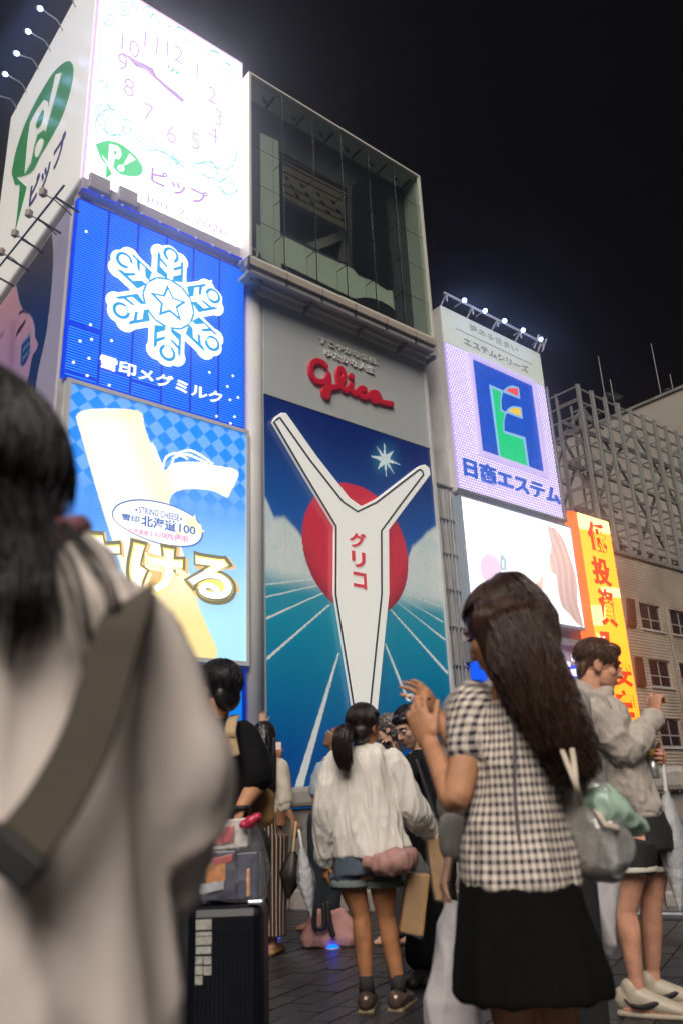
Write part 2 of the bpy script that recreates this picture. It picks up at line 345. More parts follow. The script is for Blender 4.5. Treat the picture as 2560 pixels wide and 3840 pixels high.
text('ピップ', a_, (0,-1,0), (0,0,1), a_.y-c_.y, (a2.z-a_.z)*1.05, mat('navy vinyl', (.03,.02,.16), .35, emit=lin(60,40,120), es=.2), t, bold=.02, depth=.03)
# ledge under the clock sign
b = MB(); b.box((X0L-.1, DG-.38, zbot-.85), (X1L+.35, DG+.05, zbot-.22)); b.build('ledge', mat('lilac grey ledge', (.42,.38,.46), .5), t, bevel=.04)
for xa, xb in ((520,640), (690,800)):
    p, q = onY(*z1(xa, 1050+(xa-520)*.47), DG-.4), onY(*z1(xb, 1050+(xb-520)*.47), DG-.4)
    MB().box((p.x, DG-.62, zbot-.75), (q.x, DG-.39, zbot-.02)).build('control_box', MATS['lilac grey ledge'], t, bevel=.03)
for k in range(9): MB().tube([(X0L+.7+k*.86, DG-.36, zbot-.78), (X0L+.7+k*.86, DG-.62, zbot-.98)], .05, 8).build('clip_lamp', m_white, t)
MB().tube([(X0L-.1, DG-.5, zbot-.92), (X1L+.35, DG-.5, zbot-.92)], .05, 8).build('conduit', glow('blue lit conduit', (40,60,235), .7), t)
MB().tube(smooth_path([(X1L+.2, DG-.45, zbot-.5), (X1L+.5, DG-.6, zbot-.55), (X1L+.55, DG-.6, zbot-.2), (X1L+.3, DG-.55, zbot-.1)], 6), .05, 8).build('conduit', m_white, t)
# lamps over the side face
m_bulb = glow('cold white lamp', (150, 180, 255), 40); m_lampbody = mat('lamp housing', (.5,.42,.38), .5)
tops = [((228,48),(372,180)), ((158,183),(300,300)), ((90,312),(230,410)), ((24,434),(160,545)), ((-45,550),(100,640)), ((292,-85),(447,40))]
ords = ['second from the top', 'third from the top', 'fourth from the top', 'fifth from the top', 'lowest', 'topmost']
for i, (lp, bs) in enumerate(tops):
    q = onX(*z1(*bs), XS); p = onX(*z1(*lp), XS-1.6)
    l = thing('floodlight', q, 'floodlight on a bent arm over the clock sign side face, ' + ords[i], 'floodlight', 'floodlights above the side face')
    MB().tube(smooth_path([q, q+V((-.35,0,.45)), (p+q)/2+V((-.1,0,.25)), p+V((.25,0,.05))], 5), .035, 6).build('arm', m_steel, l)
    hs_ = MB().ell(p, V((.14,0,0)), V((0,.14,0)), V((0,0,.10)), 10, 7).build('housing', m_lampbody, l)
    MB().ell(p+V((.06,-.08,-.06)), V((.12,0,0)), V((0,.12,0)), V((0,0,.09)), 10, 7).build('bulb', m_bulb, hs_)
rail = thing('lamp_rail', onX(*z1(380,1090), XS-1.0), 'blue steel lamp rail under the side face of the clock sign', 'lamp rail')
pa, pb = onX(*z1(378, 1092), XS-1.0), onX(*z1(-60, 1640), XS-1.0)
MB().tube([pa, pb], .045, 6).build('rail', m_bluesteel, rail)
for k in range(5):
    p = pa.lerp(pb, .10+k*.21); MB().bar(p, p+V((1.0, 0, -.25)), .07).build('bracket', m_dsteel, rail)
for i, c in enumerate(((255,1132), (172,1255), (90,1372), (10,1480))):
    p = onX(*z1(*c), XS-1.3)
    l = thing('spotlight', p, 'small spotlight on the blue rail, ' + ['nearest the corner', 'second from the corner', 'third from the corner', 'fourth from the corner'][i], 'spotlight', 'spotlights on the rail')
    MB().obox(p, V((.10,.05,0)), V((-.05,.12,.03)), V((0,-.02,.15))).build('housing', m_lampbody, l, bevel=.02)
    MB().tube([p+V((.05,0,-.05)), p+V((.45,-.1,-.2)), p+V((1.2,0,-.5))], .025, 6).build('arm', m_dsteel, l)
# ---- portrait poster on the side wall, below
XP = X0L+.02
t = thing('portrait_poster', (XP, 32, 12), 'large portrait poster of a dark-haired person on the side wall, far left', 'poster')
def paint_poster(P, a, b):
    x, y = zinv(zs)(*pixn(P)); c = np.tile(np.array(lin(176,168,190)), (len(x),1))
    hair = inpoly(x, y, poly2([(620,200),(710,330),(725,620),(705,980),(665,1380),(620,1700),(520,2150),(440,2600),(300,2600),(380,2200),(450,1900),(480,1600),(430,1400),(330,1320),(270,1200),(215,960),(120,900),(0,1250),(-200,1300),(-200,500)], 3))
    skin = inpoly(x, y, poly2([(120,905),(200,960),(230,1060),(290,1280),(400,1380),(450,1500),(470,1650),(520,1780),(480,1880),(440,1950),(370,2300),(250,2600),(-400,2600),(-400,1500),(0,1250),(60,1050)], 3))
    g = sstep(300, 1600, y)[:,None]; hc = np.array(lin(78,70,62))*(1-g) + np.array(lin(14,52,104))*g
    c = np.where(hair[:,None], hc, c)
    s = sstep(900, 2300, y)[:,None]; kc = np.array(lin(214,158,168))*(1-s) + np.array(lin(178,146,182))*s
    c = np.where(skin[:,None], kc, c)
    eye = inpoly(x, y, poly2([(215,1690),(240,1590),(300,1500),(350,1440),(345,1490),(290,1590),(240,1660)], 4))
    brow = inpoly(x, y, poly2([(250,1380),(290,1320),(330,1310),(390,1380),(330,1350),(280,1370)], 4))
    nose = inpoly(x, y, poly2([(-20,1700),(30,1620),(70,1590),(50,1640),(0,1720)], 4))
    shade = np.exp(-((x-185-(y-1500)*-.05)/45)**2)*sstep(1350,1550,y)*(1-sstep(1900,2300,y))*skin*.35
    c = mixc(c, lin(120,70,120), shade); c = mixc(c, lin(46,24,52), (eye | brow)*.95*skin); c = mixc(c, lin(130,80,110), nose*.7)
    lab = inpoly(x, y, [(295,1780),(415,1630),(412,1900),(350,2040),(318,2075),(282,2060)])
    return mixc(c, lin(10,64,128), lab)
pz0, pz1 = 9.0, zbot-.75
picture('print', (XP-.02, 38.2, pz0), (0,-1,0), (0,0,1), 38.2-(DG+.95), pz1-pz0, .05, paint_poster, printed('poster print', .34, .55, .3), t)
MB().box((XP-.015, DG+.93, pz0-.05), (XP+.2, 38.25, pz1+.05)).build('backing', m_white, t)
for k, (s_, yy) in enumerate((('PANCE', 1740), ('SKIN', 1850), ('PATCH', 1960))):
    q = onX(*zs(308, yy+55), XP-.022); text(s_, q, (0,-1,0), (0,0,1), .95, .24, glow('small print', (120,160,200), .25), t, depth=.01)
# ---- blue snowflake sign
t = thing('snowflake_billboard', (13.3, DG, 16.5), 'square blue neon sign with a large white snowflake emblem', 'billboard')
sa, sb = onY(*z2(372, 1280), DG), onY(*z2(1437, 650), DG)
SX0, SX1, SZ0, SZ1 = 9.34, 17.26, 16.42, zbot-1.02
MB().box((SX0, DG-.02, SZ0), (SX1, DG+.3, SZ1)).build('backing', glow('blue backlight', (0, 62, 238), .85, sample=True), t)
nb = MB(); cw = (SX1-SX0)/6.0
for r in range(71):
    z = SZ0+.06 + r*(SZ1-SZ0-.1)/71
    for c in range(6):
        if RNG.random() < .015: continue
        xa = SX0+.05+c*cw; xb = xa+cw-.10
        nb.tube([(xa, DG-.05, z), (xb, DG-.05, z)], .017, 4, round_=False)
nb.build('neon_tubes', glow('blue neon tube', (50, 168, 255), 1.15), t, kind='stuff')
for c in range(1, 6): MB().bar((SX0+c*cw, DG-.05, SZ0), (SX0+c*cw, DG-.05, SZ1), .07, .05).build('divider', glow('blue divider', (0, 48, 205), .8), t)
SC_ = onY(*z2(985, 852), DG-.16); RF = (onY(*z2(985, 505), DG-.16)-SC_).length
def armP(k, u, v, d): a = k*math.pi/3; return SC_ + V((math.cos(a)*u + math.sin(a)*v, 0, -math.sin(a)*u + math.cos(a)*v))*RF + V((0, -d, 0))
def discp(b, c, r, d, n_=20): b.prism([c+V((math.cos(2*math.pi*i/n_)*r, 0, math.sin(2*math.pi*i/n_)*r)) for i in range(n_)], (0, -d, 0))
wb = MB(); discp(wb, SC_, .50*RF, .12, 32)
for k in range(6):
    wb.prism([armP(k, *p, 0) for p in ((-.275,.2),(-.275,.80),(.275,.80),(.275,.2))], (0,-.12,0))
    for p, r in (((-.155,.80),.145), ((.155,.80),.145), ((0,.845),.155)): discp(wb, armP(k, *p, 0), r*RF, .12)
wb.blob('snowflake_plate', m_wlight, t, vox=.035, smooth=2)
m_cy = glow('cyan line light', (0, 158, 222), 1.0)
for k in range(6):
    MB().prism([armP(k, *p, .135) for p in ((0,.385),(-.205,.44),(-.205,.80),(-.12,.70),(-.085,.775),(.085,.775),(.12,.70),(.205,.80),(.205,.44))], (0,-.03,0)).build('flake_arm', m_cy, t)
    for pts in ([(-.04,.40),(.04,.40),(.05,.76),(-.05,.76)], [(-.03,.46),(-.03,.55),(-.165,.64),(-.165,.55)], [(.03,.46),(.03,.55),(.165,.64),(.165,.55)], [(-.03,.60),(-.03,.68),(-.16,.785),(-.16,.70)], [(.03,.60),(.03,.68),(.16,.785),(.16,.70)]):
        MB().prism([armP(k, *p, .172) for p in pts], (0,-.02,0)).build('arm_barb', m_wlight, t)
    b = MB(); discp(b, armP(k, 0, .815, .172), .125*RF, .02); b.build('flake_ring', m_cy, t)
    b = MB(); discp(b, armP(k, 0, .815, .198), .08*RF, .015); b.build('ring_centre', m_wlight, t)
    MB().prism([armP(k, *p, .135) for p in ((-.19,.365),(0,.42),(.19,.365),(.215,.33),(0,.39),(-.215,.33))], (0,-.02,0)).build('hub_chevron', m_cy, t)
def star(c, r, q, d, rot=0): return MB().prism([c+V((math.sin(rot+i*math.pi/5)*(r if i%2==0 else r*q), -d, math.cos(rot+i*math.pi/5)*(r if i%2==0 else r*q))) for i in range(10)], (0,-.02,0))
star(SC_, .30*RF, .46, .135, -.12).build('hub_star', m_cy, t); star(SC_, .215*RF, .46, .16, -.12).build('star_centre', m_wlight, t)
text_px('雪印メグミルク', z2(590, 1140), z2(1305, 1442), DG-.07, m_wlight, t, bold=.013, depth=.06)
for p in ((508,422),(533,970),(472,1065),(540,1055),(657,1063),(524,1167),(433,1190),(514,1268),(643,1325),(1242,713),(1232,1250),(1370,1270),(1338,1332),(1400,1397),(1353,1411),(1274,1507),(1380,1510),(1356,1549)):
    b = MB(); discp(b, onY(*z2(*p), DG-.07), .055, .03, 10); b.build('snow_dot', m_wlight, t)
# ---- string cheese sign
t = thing('cheese_billboard', (13.3, DG, 6.3), 'bright blue backlit sign picturing a giant peeled cheese stick', 'billboard')
CX0, CX1, CZ0, CZ1 = 9.58, 17.42, onY(*z3(1455,1722), DG-.1).z, 16.30
for a, c in (((CX0-.1, DG-.16, CZ0), (CX1, DG-.02, CZ0+.17)), ((CX0-.1, DG-.16, CZ1-.16), (CX1, DG-.02, CZ1)), ((CX0-.1, DG-.16, CZ0+.17), (CX0+.06, DG-.02, CZ1-.16)), ((CX1-.12, DG-.16, CZ0+.17), (CX1, DG-.02, CZ1-.16))):
    MB().box(a, c).build('frame', m_white, t)
MB().box((CX0, DG-.03, CZ0+.02), (CX1-.02, DG+.3, CZ1-.02)).build('box_body', m_white, t)
def paint_cheese(P, a, b):
    x, y = zinv(z3)(*pixn(P)); n_ = len(x)
    g = sstep(500, 1500, y); c = np.array(lin(62,140,250))*(1-g[:,None]) + np.array(lin(176,232,255))*g[:,None]
    lt = np.exp(-((x-560)/200)**2 - ((y-850)/260)**2)*.5; c = mixc(c, lin(30,130,245), lt)
    u, v = (a+b)/math.sqrt(2)/.50, (a-b)/math.sqrt(2)/.50
    ck = ((np.floor(u)+np.floor(v)) % 2 == 0); fade = 1-sstep(560, 880, y + (x-900)*-.12)
    c = mixc(c, lin(122,180,255), fade*.75); c = mixc(c, lin(0,134,240), ck*fade*.95)
    st = inpoly(x, y, poly2([(450,252),(500,216),(600,207),(720,208),(832,228),(848,300),(880,390),(925,500),(965,570),(1010,535),(1070,520),(1160,520),(1265,540),(1398,570),(1388,640),(1360,690),(1335,730),(1260,694),(1150,680),(1060,688),(1010,718),(1000,760),(1012,830),(1080,1060),(1180,1400),(1275,1700),(890,1700),(800,1400),(645,930),(545,600),(475,350)], 3))
    sg = sstep(1000, 1500, y); sc = np.array([1.0,.98,.86])*(1-sg[:,None]) + np.array(lin(255,226,150))*sg[:,None]
    top = np.exp(-((y-250-(x-450)*-.02)/40)**2)*sstep(450,600,x)*.5
    edge = np.exp(-((x-(760+(y-230)*.35))/60)**2)*(1-sg)*.35
    uu = (x-(450+(y-230)*.27))/(400+(y-230)*.05); cs = (sstep(.55,1.0,uu)+.6*(1-sstep(.0,.14,uu)))*(y < 1000)*(x < 1000)+.7*np.exp(-((y-700)/40)**2)*(x > 1000); sc = mixc(sc, np.array([1.0,.86,.52]), np.clip(cs,0,1)*.55)
    c = np.where(st[:,None], sc, c); c = mixc(c, np.array([1.0,.84,.46]), (top+edge)*st*.8)
    for q in ([(960,575),(975,500),(1030,470),(1100,500)], [(1000,560),(1040,480),(1110,452),(1180,480),(1250,530)], [(1020,500),(1090,475),(1160,500),(1220,530)], [(905,430),(935,500),(960,560)], [(895,415),(915,480),(950,550)]):
        sp = smooth_path([(i, j, 0) for i, j in q], 8)
        d = np.full(n_, 1e9)
        for k in sp: d = np.minimum(d, (x-k.x)**2+(y-k.y)**2)
        c = mixc(c, [1.2,1.2,1.15], (d < 49)*1.)
    return c
picture('lit_picture', (CX0+.06, DG-.045, CZ0+.17), (1,0,0), (0,0,1), CX1-CX0-.18, CZ1-CZ0-.33, .035, paint_cheese, printed('cheese sign picture', 1.12, .3, .3, sample=True), t, lift=.01)
DC = DG-.075
m_cb = glow('label blue', (60,108,190), .9); m_pk = glow('label pink', (240,150,200), 1.0); m_cream = glow('label cream', (255,252,240), 1.25)
EL = [(660,815),(690,772),(760,746),(850,742),(960,760),(1060,795),(1150,850),(1190,920),(1188,972),(1150,1010),(1080,1022),(980,1012),(880,985),(780,940),(700,890),(665,850)]
cx_, cy_ = 925, 882
facepoly(poly2(EL, 4), z3, DC, .02).build('label_rim', m_cb, t)
facepoly(poly2([(cx_+(x-cx_)*.972, cy_+(y-cy_)*.94) for x, y in EL], 4), z3, DC-.025, .015).build('label_plate', m_cream, t)
DT = DC-.07
arc = [(838,802),(872,797),(906,797),(938,802),(958,806),(980,812),(1004,820),(1028,832),(1046,850)]
text_px('STRING CHEESE', z3(818, 782), z3(1055, 868), DT, m_cb, t, depth=.015)
for p in ((803,803),(1066,857)): star(onY(*z3(*p), DT), .07, .42, 0).build('label_star', m_cb, t)
text_px('雪印', z3(720, 822), z3(820, 880), DT, m_cb, t, bold=.018, depth=.015); text_px('北海道', z3(833, 830), z3(1035, 935), DT, m_cb, t, bold=.025, depth=.015); text_px('100', z3(1056, 885), z3(1150, 950), DT, m_cb, t, bold=.012, depth=.015)
text_px('北海道産生乳', z3(753, 903), z3(935, 968), DT, m_pk, t, bold=.012, depth=.015); text_px('100%使用', z3(940, 925), z3(1104, 1000), DT, m_pk, t, bold=.02, depth=.015)
for p, r in (((1130,885),.42), ((1050,940),.18), ((1175,925),.22)): star(onY(*z3(*p), DC-.03), r, .5, .0, .3).build('label_star', glow('pale yellow star', (255,246,196), 1.1), t)
ta, tb = onY(*z3(415, 940), DT), onY(*z3(1352, 1350), DT)
for i, (ml, bo, pd, dp) in enumerate(((glow('peach shadow', (250,205,130), .95), .10, .34, 0.0), (glow('olive outline', (138,128,88), .75), .085, .26, .03), (glow('yellow inline', (255,240,120), 1.1), .045, .09, .06), (m_wlight, .025, 0, .09))):
    ox = .10 if i == 0 else 0
    text('さける', (ta.x-pd+ox, DT-dp-.03, tb.z-pd-ox), (1,0,0), (0,0,1), tb.x-ta.x+2*pd, ta.z-tb.z+2*pd, ml, t, bold=bo, depth=.028)
# blue screen under it
t = thing('blue_screen', (16.8, DG, 3), 'small plain blue lit screen below the cheese sign', 'screen')
bz = onY(*z3(1440, 1748), DG-.05).z
MB().box((9.6, DG-.06, 1.5), (17.3, DG+.3, bz)).build('frame', glow('deep blue frame', (0,40,190), .6), t)
MB().box((9.75, DG-.10, 1.6), (17.12, DG-.061, bz-.16)).build('lit_face', glow('azure screen', (0,140,250), .8, sample=True), t)
# ---- tall billboard in the middle
GX0, GX1 = 18.31, 28.72
gzt = onY(*zg(140, 122), DG).z; ghd = 23.45
t = thing('running_track_billboard', (23.5, DG, 0), 'tall billboard with red sun disc, blue sky and running track, red script lettering above', 'billboard')
MB().box((GX0-.05, DG+.02, -.6), (GX1+.05, DG+1.2, ghd)).build('board_body', m_wall, t)
sunL, sunR = onY(*zg(363, 940), DG), onY(*zg(986, 1115), DG); sc0 = (sunL+sunR)/2; srad = (sunR.x-sunL.x)/2
hz = onY(*zg(150, 1150), DG).z
m_gl = printed('track picture', .54, .42, .18, sample=True, coat=.3)
def paint_track(P, a, b):
    x, y = zinv(zg)(*pixn(P)); Z = P[:,2]; X = P[:,0]
    top = gzt; k = sstep(hz, top, Z)[:,None]
    c = np.array(lin(0,96,176))*(1-k) + np.array(lin(0,34,104))*k
    k2 = np.clip((hz-Z)/(hz-3), 0, 1)[:,None]; sea = np.where(k2 < .28, np.array(lin(52,150,166))*(1-k2/.28)+np.array(lin(0,138,164))*k2/.28, np.array(lin(0,138,164))*(1-(k2-.28)/.72)+np.array(lin(0,78,146))*(k2-.28)/.72)
    nz = np.array([noise.noise(V((p[0]*.8, 0, p[2]*.8)))*.8 + noise.noise(V((p[0]*2.2, 5, p[2]*2.2)))*.35 for p in P[:, :3]])
    cl = np.interp(x, [140,200,260,320,370,420], [700,850,845,900,965,1000]); cr = np.interp(x, [940,985,1010,1060,1100,1150,1200], [1130,1080,1010,975,930,890,850])
    le = sstep(-16, 26, y-cl+nz*22)*(x < 560); re = sstep(-16, 26, y-cr+nz*22)*(x > 900)
    c = mixc(c, lin(214,220,212), np.maximum(le, re)); 
    c = mixc(c, lin(150,190,200), .35*np.maximum(le, re)*sstep(.2, 1, nz+.5))
    seam = sstep(-.25, .9, hz-Z)[:,None]; c = c*(1-seam) + sea*seam
    for q in ([(440,1207),(440,1212),(150,1245),(150,1237)], [(460,1242),(460,1248),(152,1320),(152,1311)], [(490,1286),(490,1294),(155,1448),(155,1434)], [(525,1354),(525,1366),(158,1690),(158,1668)], [(574,1646),(583,1646),(372,2430),(322,2430)],
              [(848,1590),(856,1588),(985,1900),(968,1905)], [(875,1383),(883,1383),(1222,1758),(1216,1772)], [(915,1341),(921,1343),(1205,1562),(1202,1572)], [(935,1311),(940,1314),(1192,1459),(1190,1466)], [(950,1288),(956,1290),(1176,1368),(1174,1373)]):
        c = mixc(c, lin(226,228,220), inpoly(x, y, q)*1.)
    d = np.hypot(X-sc0.x, Z-sc0.z)/srad; ins = d < 1
    sh = np.clip((d-.62)/.38, 0, 1)**2*sstep(.1, .9, (-(Z-sc0.z)/srad)*.8+.35*np.abs(X-sc0.x)/srad)
    red = np.array(lin(214,44,62))*(1-.62*sh[:,None]); c = np.where(ins[:,None], red, c)
    sx, sy = 850, 505
    halo = np.exp(-(((x-sx)/60)**2+((y-sy)/75)**2)); c = mixc(c, lin(60,160,190), halo*.55)
    stp = []
    for i, q in enumerate(((845,390),(900,455),(945,540),(905,592),(860,622),(805,572),(757,484),(800,428))):
        nx = ((845,390),(900,455),(945,540),(905,592),(860,622),(805,572),(757,484),(800,428))[(i+1) % 8]
        stp.append(q); m_ = ((q[0]+nx[0])/2-sx, (q[1]+nx[1])/2-sy); r_ = math.hypot(*m_); stp.append((sx+m_[0]/r_*26, sy+m_[1]/r_*28))
    c = mixc(c, lin(226,240,240), inpoly(x, y, stp)*1.)
    c = c*(1+.05*RNG.standard_normal(len(X)))[:,None]; pan = ((X-GX0)/1.04) % 1; c = c*(1-.10*(np.abs(pan-.5) > .475))[:,None]
    return c
picture('track_picture', (GX0, DG-.01, -.4), (1,0,0), (0,0,1), GX1-GX0, gzt+.4, .045, paint_track, m_gl, t)
MB().box((GX0, DG-.05, gzt+.015), (GX1, DG+.015, ghd)).build('header_panel', mat('satin silver panel', (.54,.575,.575), .42, var=.04, vscale=.5), t)
MB().box((GX1+.02, DG-.14, -.4), (GX1+.17, DG+.02, ghd)).build('side_trim', m_white, t)
MB().box((GX0, DG-.03, gzt-.02), (GX1, DG-.012, gzt+.012)).build('joint_strip', m_dsteel, t)
# plain white raised panel (a stand-in shape) with the red lettering
PAN = [(180,292),(196,262),(222,244),(250,246),(430,500),(620,742),(690,792),(790,742),(1036,552),(1062,546),(1088,566),(1094,606),(955,790),(850,930),(852,1300),(772,2080),(668,2080),(542,1300),(545,905),(360,600)]
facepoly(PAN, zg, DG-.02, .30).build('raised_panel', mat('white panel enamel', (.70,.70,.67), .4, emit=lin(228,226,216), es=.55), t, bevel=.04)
def ring(pts, s0, s1):
    n_ = len(pts); cx = [(pts[i-1], pts[i], pts[(i+1)%n_]) for i in range(n_)]; out = []
    for k, s in enumerate((s0, s1)):
        L = []
        for a, b_, c in cx:
            tx, ty = c[0]-a[0], c[1]-a[1]; r_ = math.hypot(tx, ty); L.append((b_[0]-ty/r_*s, b_[1]+tx/r_*s))
        out.append(L)
    return out
ri, ro = ring(PAN, 15, 26); n_ = len(PAN); b = MB()
vi = [onY(*zg(*p), DG-.335) for p in ri]; vo = [onY(*zg(*p), DG-.335) for p in ro]
b.add(vi+vo, [(i, (i+1)%n_, n_+(i+1)%n_, n_+i) for i in range(n_)]); b.build('outline_band', mat('charcoal outline', (.03,.03,.04), .5), t)
m_redv = mat('red vinyl letter', (.62,.03,.05), .4, emit=lin(214,50,64), es=.35)
for ch, tl, br in (('グ', (638,925), (742,1038)), ('リ', (652,1040), (738,1150)), ('コ', (662,1163), (744,1272))):
    text_px(ch, zg(*tl), zg(*br), DG-.34, m_redv, t, bold=.035, depth=.02)
# raised header lettering
m_let = mat('cream raised letter', (.92,.91,.87), .45)
text_px('すこやかな毎日、', zt(368, 240), zt(1256, 690), DG-.06, m_let, t, bold=.014, depth=.08)
text_px('ゆたかな人生', zt(450, 420), zt(1186, 812), DG-.06, m_let, t, bold=.014, depth=.08)
m_red = mat('red script enamel', (.60,.012,.035), .35, emit=lin(196,22,48), es=.12)
b = MB()
for path in ([(455,690),(405,640),(325,615),(262,650),(234,730),(247,820),(302,898),(380,925),(440,912),(482,868),(497,822),(500,905),(492,1000),(494,1080),(480,1132),(448,1135),(424,1088),(432,1042),(475,1016),(560,1005),(640,983),(692,930),(726,850),(712,770),(676,726),(640,765),(634,850),(652,940),(692,1005),(740,1042),(788,1030),(820,995),(828,962)],
             [(828,962),(830,1022),(852,1072),(892,1092),(930,1062),(960,1025),(1000,1015),(1030,1036)], [(1030,1036),(985,1018),(952,1042),(946,1090),(980,1136),(1040,1148),(1090,1122),(1130,1085),(1188,1080),(1234,1128),(1226,1182),(1172,1202),(1132,1165),(1142,1112)], [(1150,1118),(1228,1190),(1330,1230),(1418,1243)], [(828,842),(832,848)]):
    P = smooth_path([onY(*zt(*p), DG-.05) for p in path], 10); r_ = .150 if len(path) > 2 else .185
    for p in P: discp(b, p, r_, .16, 18)
b.blob('script_lettering', m_red, t, vox=.03, smooth=2)
# ---- glass box above it
YB = 25.5
p, q = onY(*z4(75, 150), YB), onY(*z4(1410, 2090), YB); q2 = onY(*z4(1310, 915), YB)
BX0, BX1, BZ0, BZ1 = p.x, (q.x+q2.x)/2, q.z, (p.z+q2.z)/2; YK = onX(*z4(1200, 990), BX1).y
t = thing('glass_showcase', ((BX0+BX1)/2, YB+1, BZ0), 'dark glazed showcase box with thin white frame on top of the tall billboard', 'glass box')
m_gframe = mat('ivory frame', (.74,.71,.64), .45)
for a, c in (((BX0-.1, YB-.06, BZ0), (BX0+.03, YK+2.6, BZ1+.1)), ((BX1-.03, YB-.06, BZ0), (BX1+.1, YK+2.6, BZ1+.1)), ((BX0+.03, YB-.06, BZ1), (BX1-.03, YK+2.6, BZ1+.1)), ((BX0+.03, YB-.06, BZ0-.14), (BX1-.03, YK+2.6, BZ0))):
    MB().box(a, c).build('frame', m_gframe, t)
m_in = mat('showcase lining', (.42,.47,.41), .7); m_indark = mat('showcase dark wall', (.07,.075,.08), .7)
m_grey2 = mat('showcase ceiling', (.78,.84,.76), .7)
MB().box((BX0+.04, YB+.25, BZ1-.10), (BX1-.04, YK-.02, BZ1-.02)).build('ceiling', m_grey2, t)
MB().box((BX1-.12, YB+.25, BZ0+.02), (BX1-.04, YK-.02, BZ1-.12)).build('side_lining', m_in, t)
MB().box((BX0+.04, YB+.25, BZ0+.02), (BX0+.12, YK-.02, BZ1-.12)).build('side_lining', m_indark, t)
oa, ob_ = onY(*z4(288, 720), YK), onY(*z4(815, 1560), YK); OX0, OX1, OZ0, OZ1 = oa.x, ob_.x, ob_.z, onY(*z4(288, 715), YK).z
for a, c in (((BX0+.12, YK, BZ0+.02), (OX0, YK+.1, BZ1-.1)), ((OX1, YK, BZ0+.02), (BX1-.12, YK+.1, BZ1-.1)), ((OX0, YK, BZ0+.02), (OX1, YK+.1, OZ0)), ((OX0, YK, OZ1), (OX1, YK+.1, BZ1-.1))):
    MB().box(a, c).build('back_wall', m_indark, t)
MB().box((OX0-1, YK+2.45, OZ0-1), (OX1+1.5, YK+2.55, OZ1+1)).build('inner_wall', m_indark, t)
m_pale = mat('pale green panel', (.70,.78,.66), .6)
for pts in ([(148,588),(278,650),(292,1332),(300,1600),(152,1505)], [(298,1338),(560,1470),(830,1592),(1113,1745),(1130,1895),(1010,1830),(820,1800),(300,1545)], [(120,1260),(146,1275),(150,1480),(122,1450)]):
    MB().prism([onY(*z4(*p_), YK-.02) for p_ in pts], (0,-.06,0)).build('lit_panel', m_pale, t)
MB().prism([onY(*z4(*p_), YK-.02) for p_ in poly2([(818,978),(900,975),(985,992),(1055,1040),(1072,1140),(1090,1440),(1112,1738),(960,1670),(828,1590),(820,1290)], 3)], (0,-.10,0)).build('dark_screen', mat('switched off screen', (.012,.014,.022), .3), t)
MB().prism([onY(*z4(*p_), YK-.30) for p_ in [(815,1812),(900,1800),(960,1805),(1030,1830),(1090,1862),(1132,1900),(1135,1985)]], (0,-.10,0)).build('dark_mound', m_black, t)
YI = YK+2.3
MB().prism([onY(*z4(*p_), YI) for p_ in [(300,725),(765,985),(778,1300),(330,1075)]], (0,.05,0)).build('lit_board', mat('olive lit board', (.42,.40,.28), .6, emit=lin(150,140,105), es=.16, var=.3, vscale=1.5), t)
MB().bar(onY(*z4(335,1075), YI-.15), onY(*z4(800,1320), YI-.15), .14).build('crossbar', m_steel, t)
for (a, c, w_) in (((790,1020),(800,1340),.10), ((300,730),(310,1340),.16), ((310,770),(780,1010),.12), ((310,740),(800,985),.10), ((300,800),(780,1045),.06), ((300,860),(770,1090),.06), ((320,960),(760,1190),.06), ((310,1010),(770,1240),.05), ((480,1450),(790,1330),.5), ((760,1340),(770,1560),.55)):
    MB().bar(onY(*z4(*a), YI-.35), onY(*z4(*c), YI-.35), w_).build('catwalk_bar', m_dsteel if w_ < .3 else m_dwall, t)
for k in range(12):
    a = onY(*z4(330+k*38, 900+k*20+(k % 3)*45), YI-.6); MB().tube([a, a+V((.12,-.1,-.22))], [.05,.09], 8).build('lamp_head', m_black, t)
for k in range(6):
    f_ = (k+.45)/6; a = V((BX0+.4+f_*(BX1-BX0-.8), (YB+YK)/2, BZ1-.12)); MB().tube([a, a+V((0,0,-.22)), a+V((.06,-.12,-.42))], [.03,.05,.10], 8).build('ceiling_spotlight', m_black, t)
for k in range(6): MB().tube([(BX0+1.2+k*.95, (YB+YK)/2, BZ0+.05), (BX0+1.2+k*.95, (YB+YK)/2, BZ0+.2)], .16, 10).build('floor_lamp', m_black, t)
MB().box((BX0+.12, YB+.25, BZ0+.01), (BX1-.12, YK, BZ0+.05)).build('floor_panel', m_indark, t)
gm = bpy.data.materials.new('green tinted glass'); gm.use_nodes = True; n_ = gm.node_tree.nodes; l_ = gm.node_tree.links; n_.clear()
out = n_.new('ShaderNodeOutputMaterial'); mxs = n_.new('ShaderNodeMixShader'); tr = n_.new('ShaderNodeBsdfTransparent'); gl_ = n_.new('ShaderNodeBsdfGlossy'); fr = n_.new('ShaderNodeLayerWeight')
tr.inputs[0].default_value = (.93,.965,.94,1); gl_.inputs['Roughness'].default_value = .02; gl_.inputs[0].default_value = (.9,1,.95,1); fr.inputs[0].default_value = .12
l_.new(fr.outputs['Facing'], mxs.inputs[0]); l_.new(tr.outputs[0], mxs.inputs[1]); l_.new(gl_.outputs[0], mxs.inputs[2]); l_.new(mxs.outputs[0], out.inputs[0])
NC, NR = 6, 5; pw, ph = (BX1-BX0-.06)/NC, (BZ1-BZ0)/NR
pane = MB().box((.012,0,.012), (pw-.012, .02, ph-.012)).mesh('glass_pane'); pane.materials.append(gm)
for i in range(NC):
    for j in range(NR): share(pane, 'glass_pane', Matrix.Translation((BX0+.03+i*pw, YB, BZ0+j*ph)), t)
m_wire = mat('stay cable', (.03,.035,.035), .4, metal=.6)
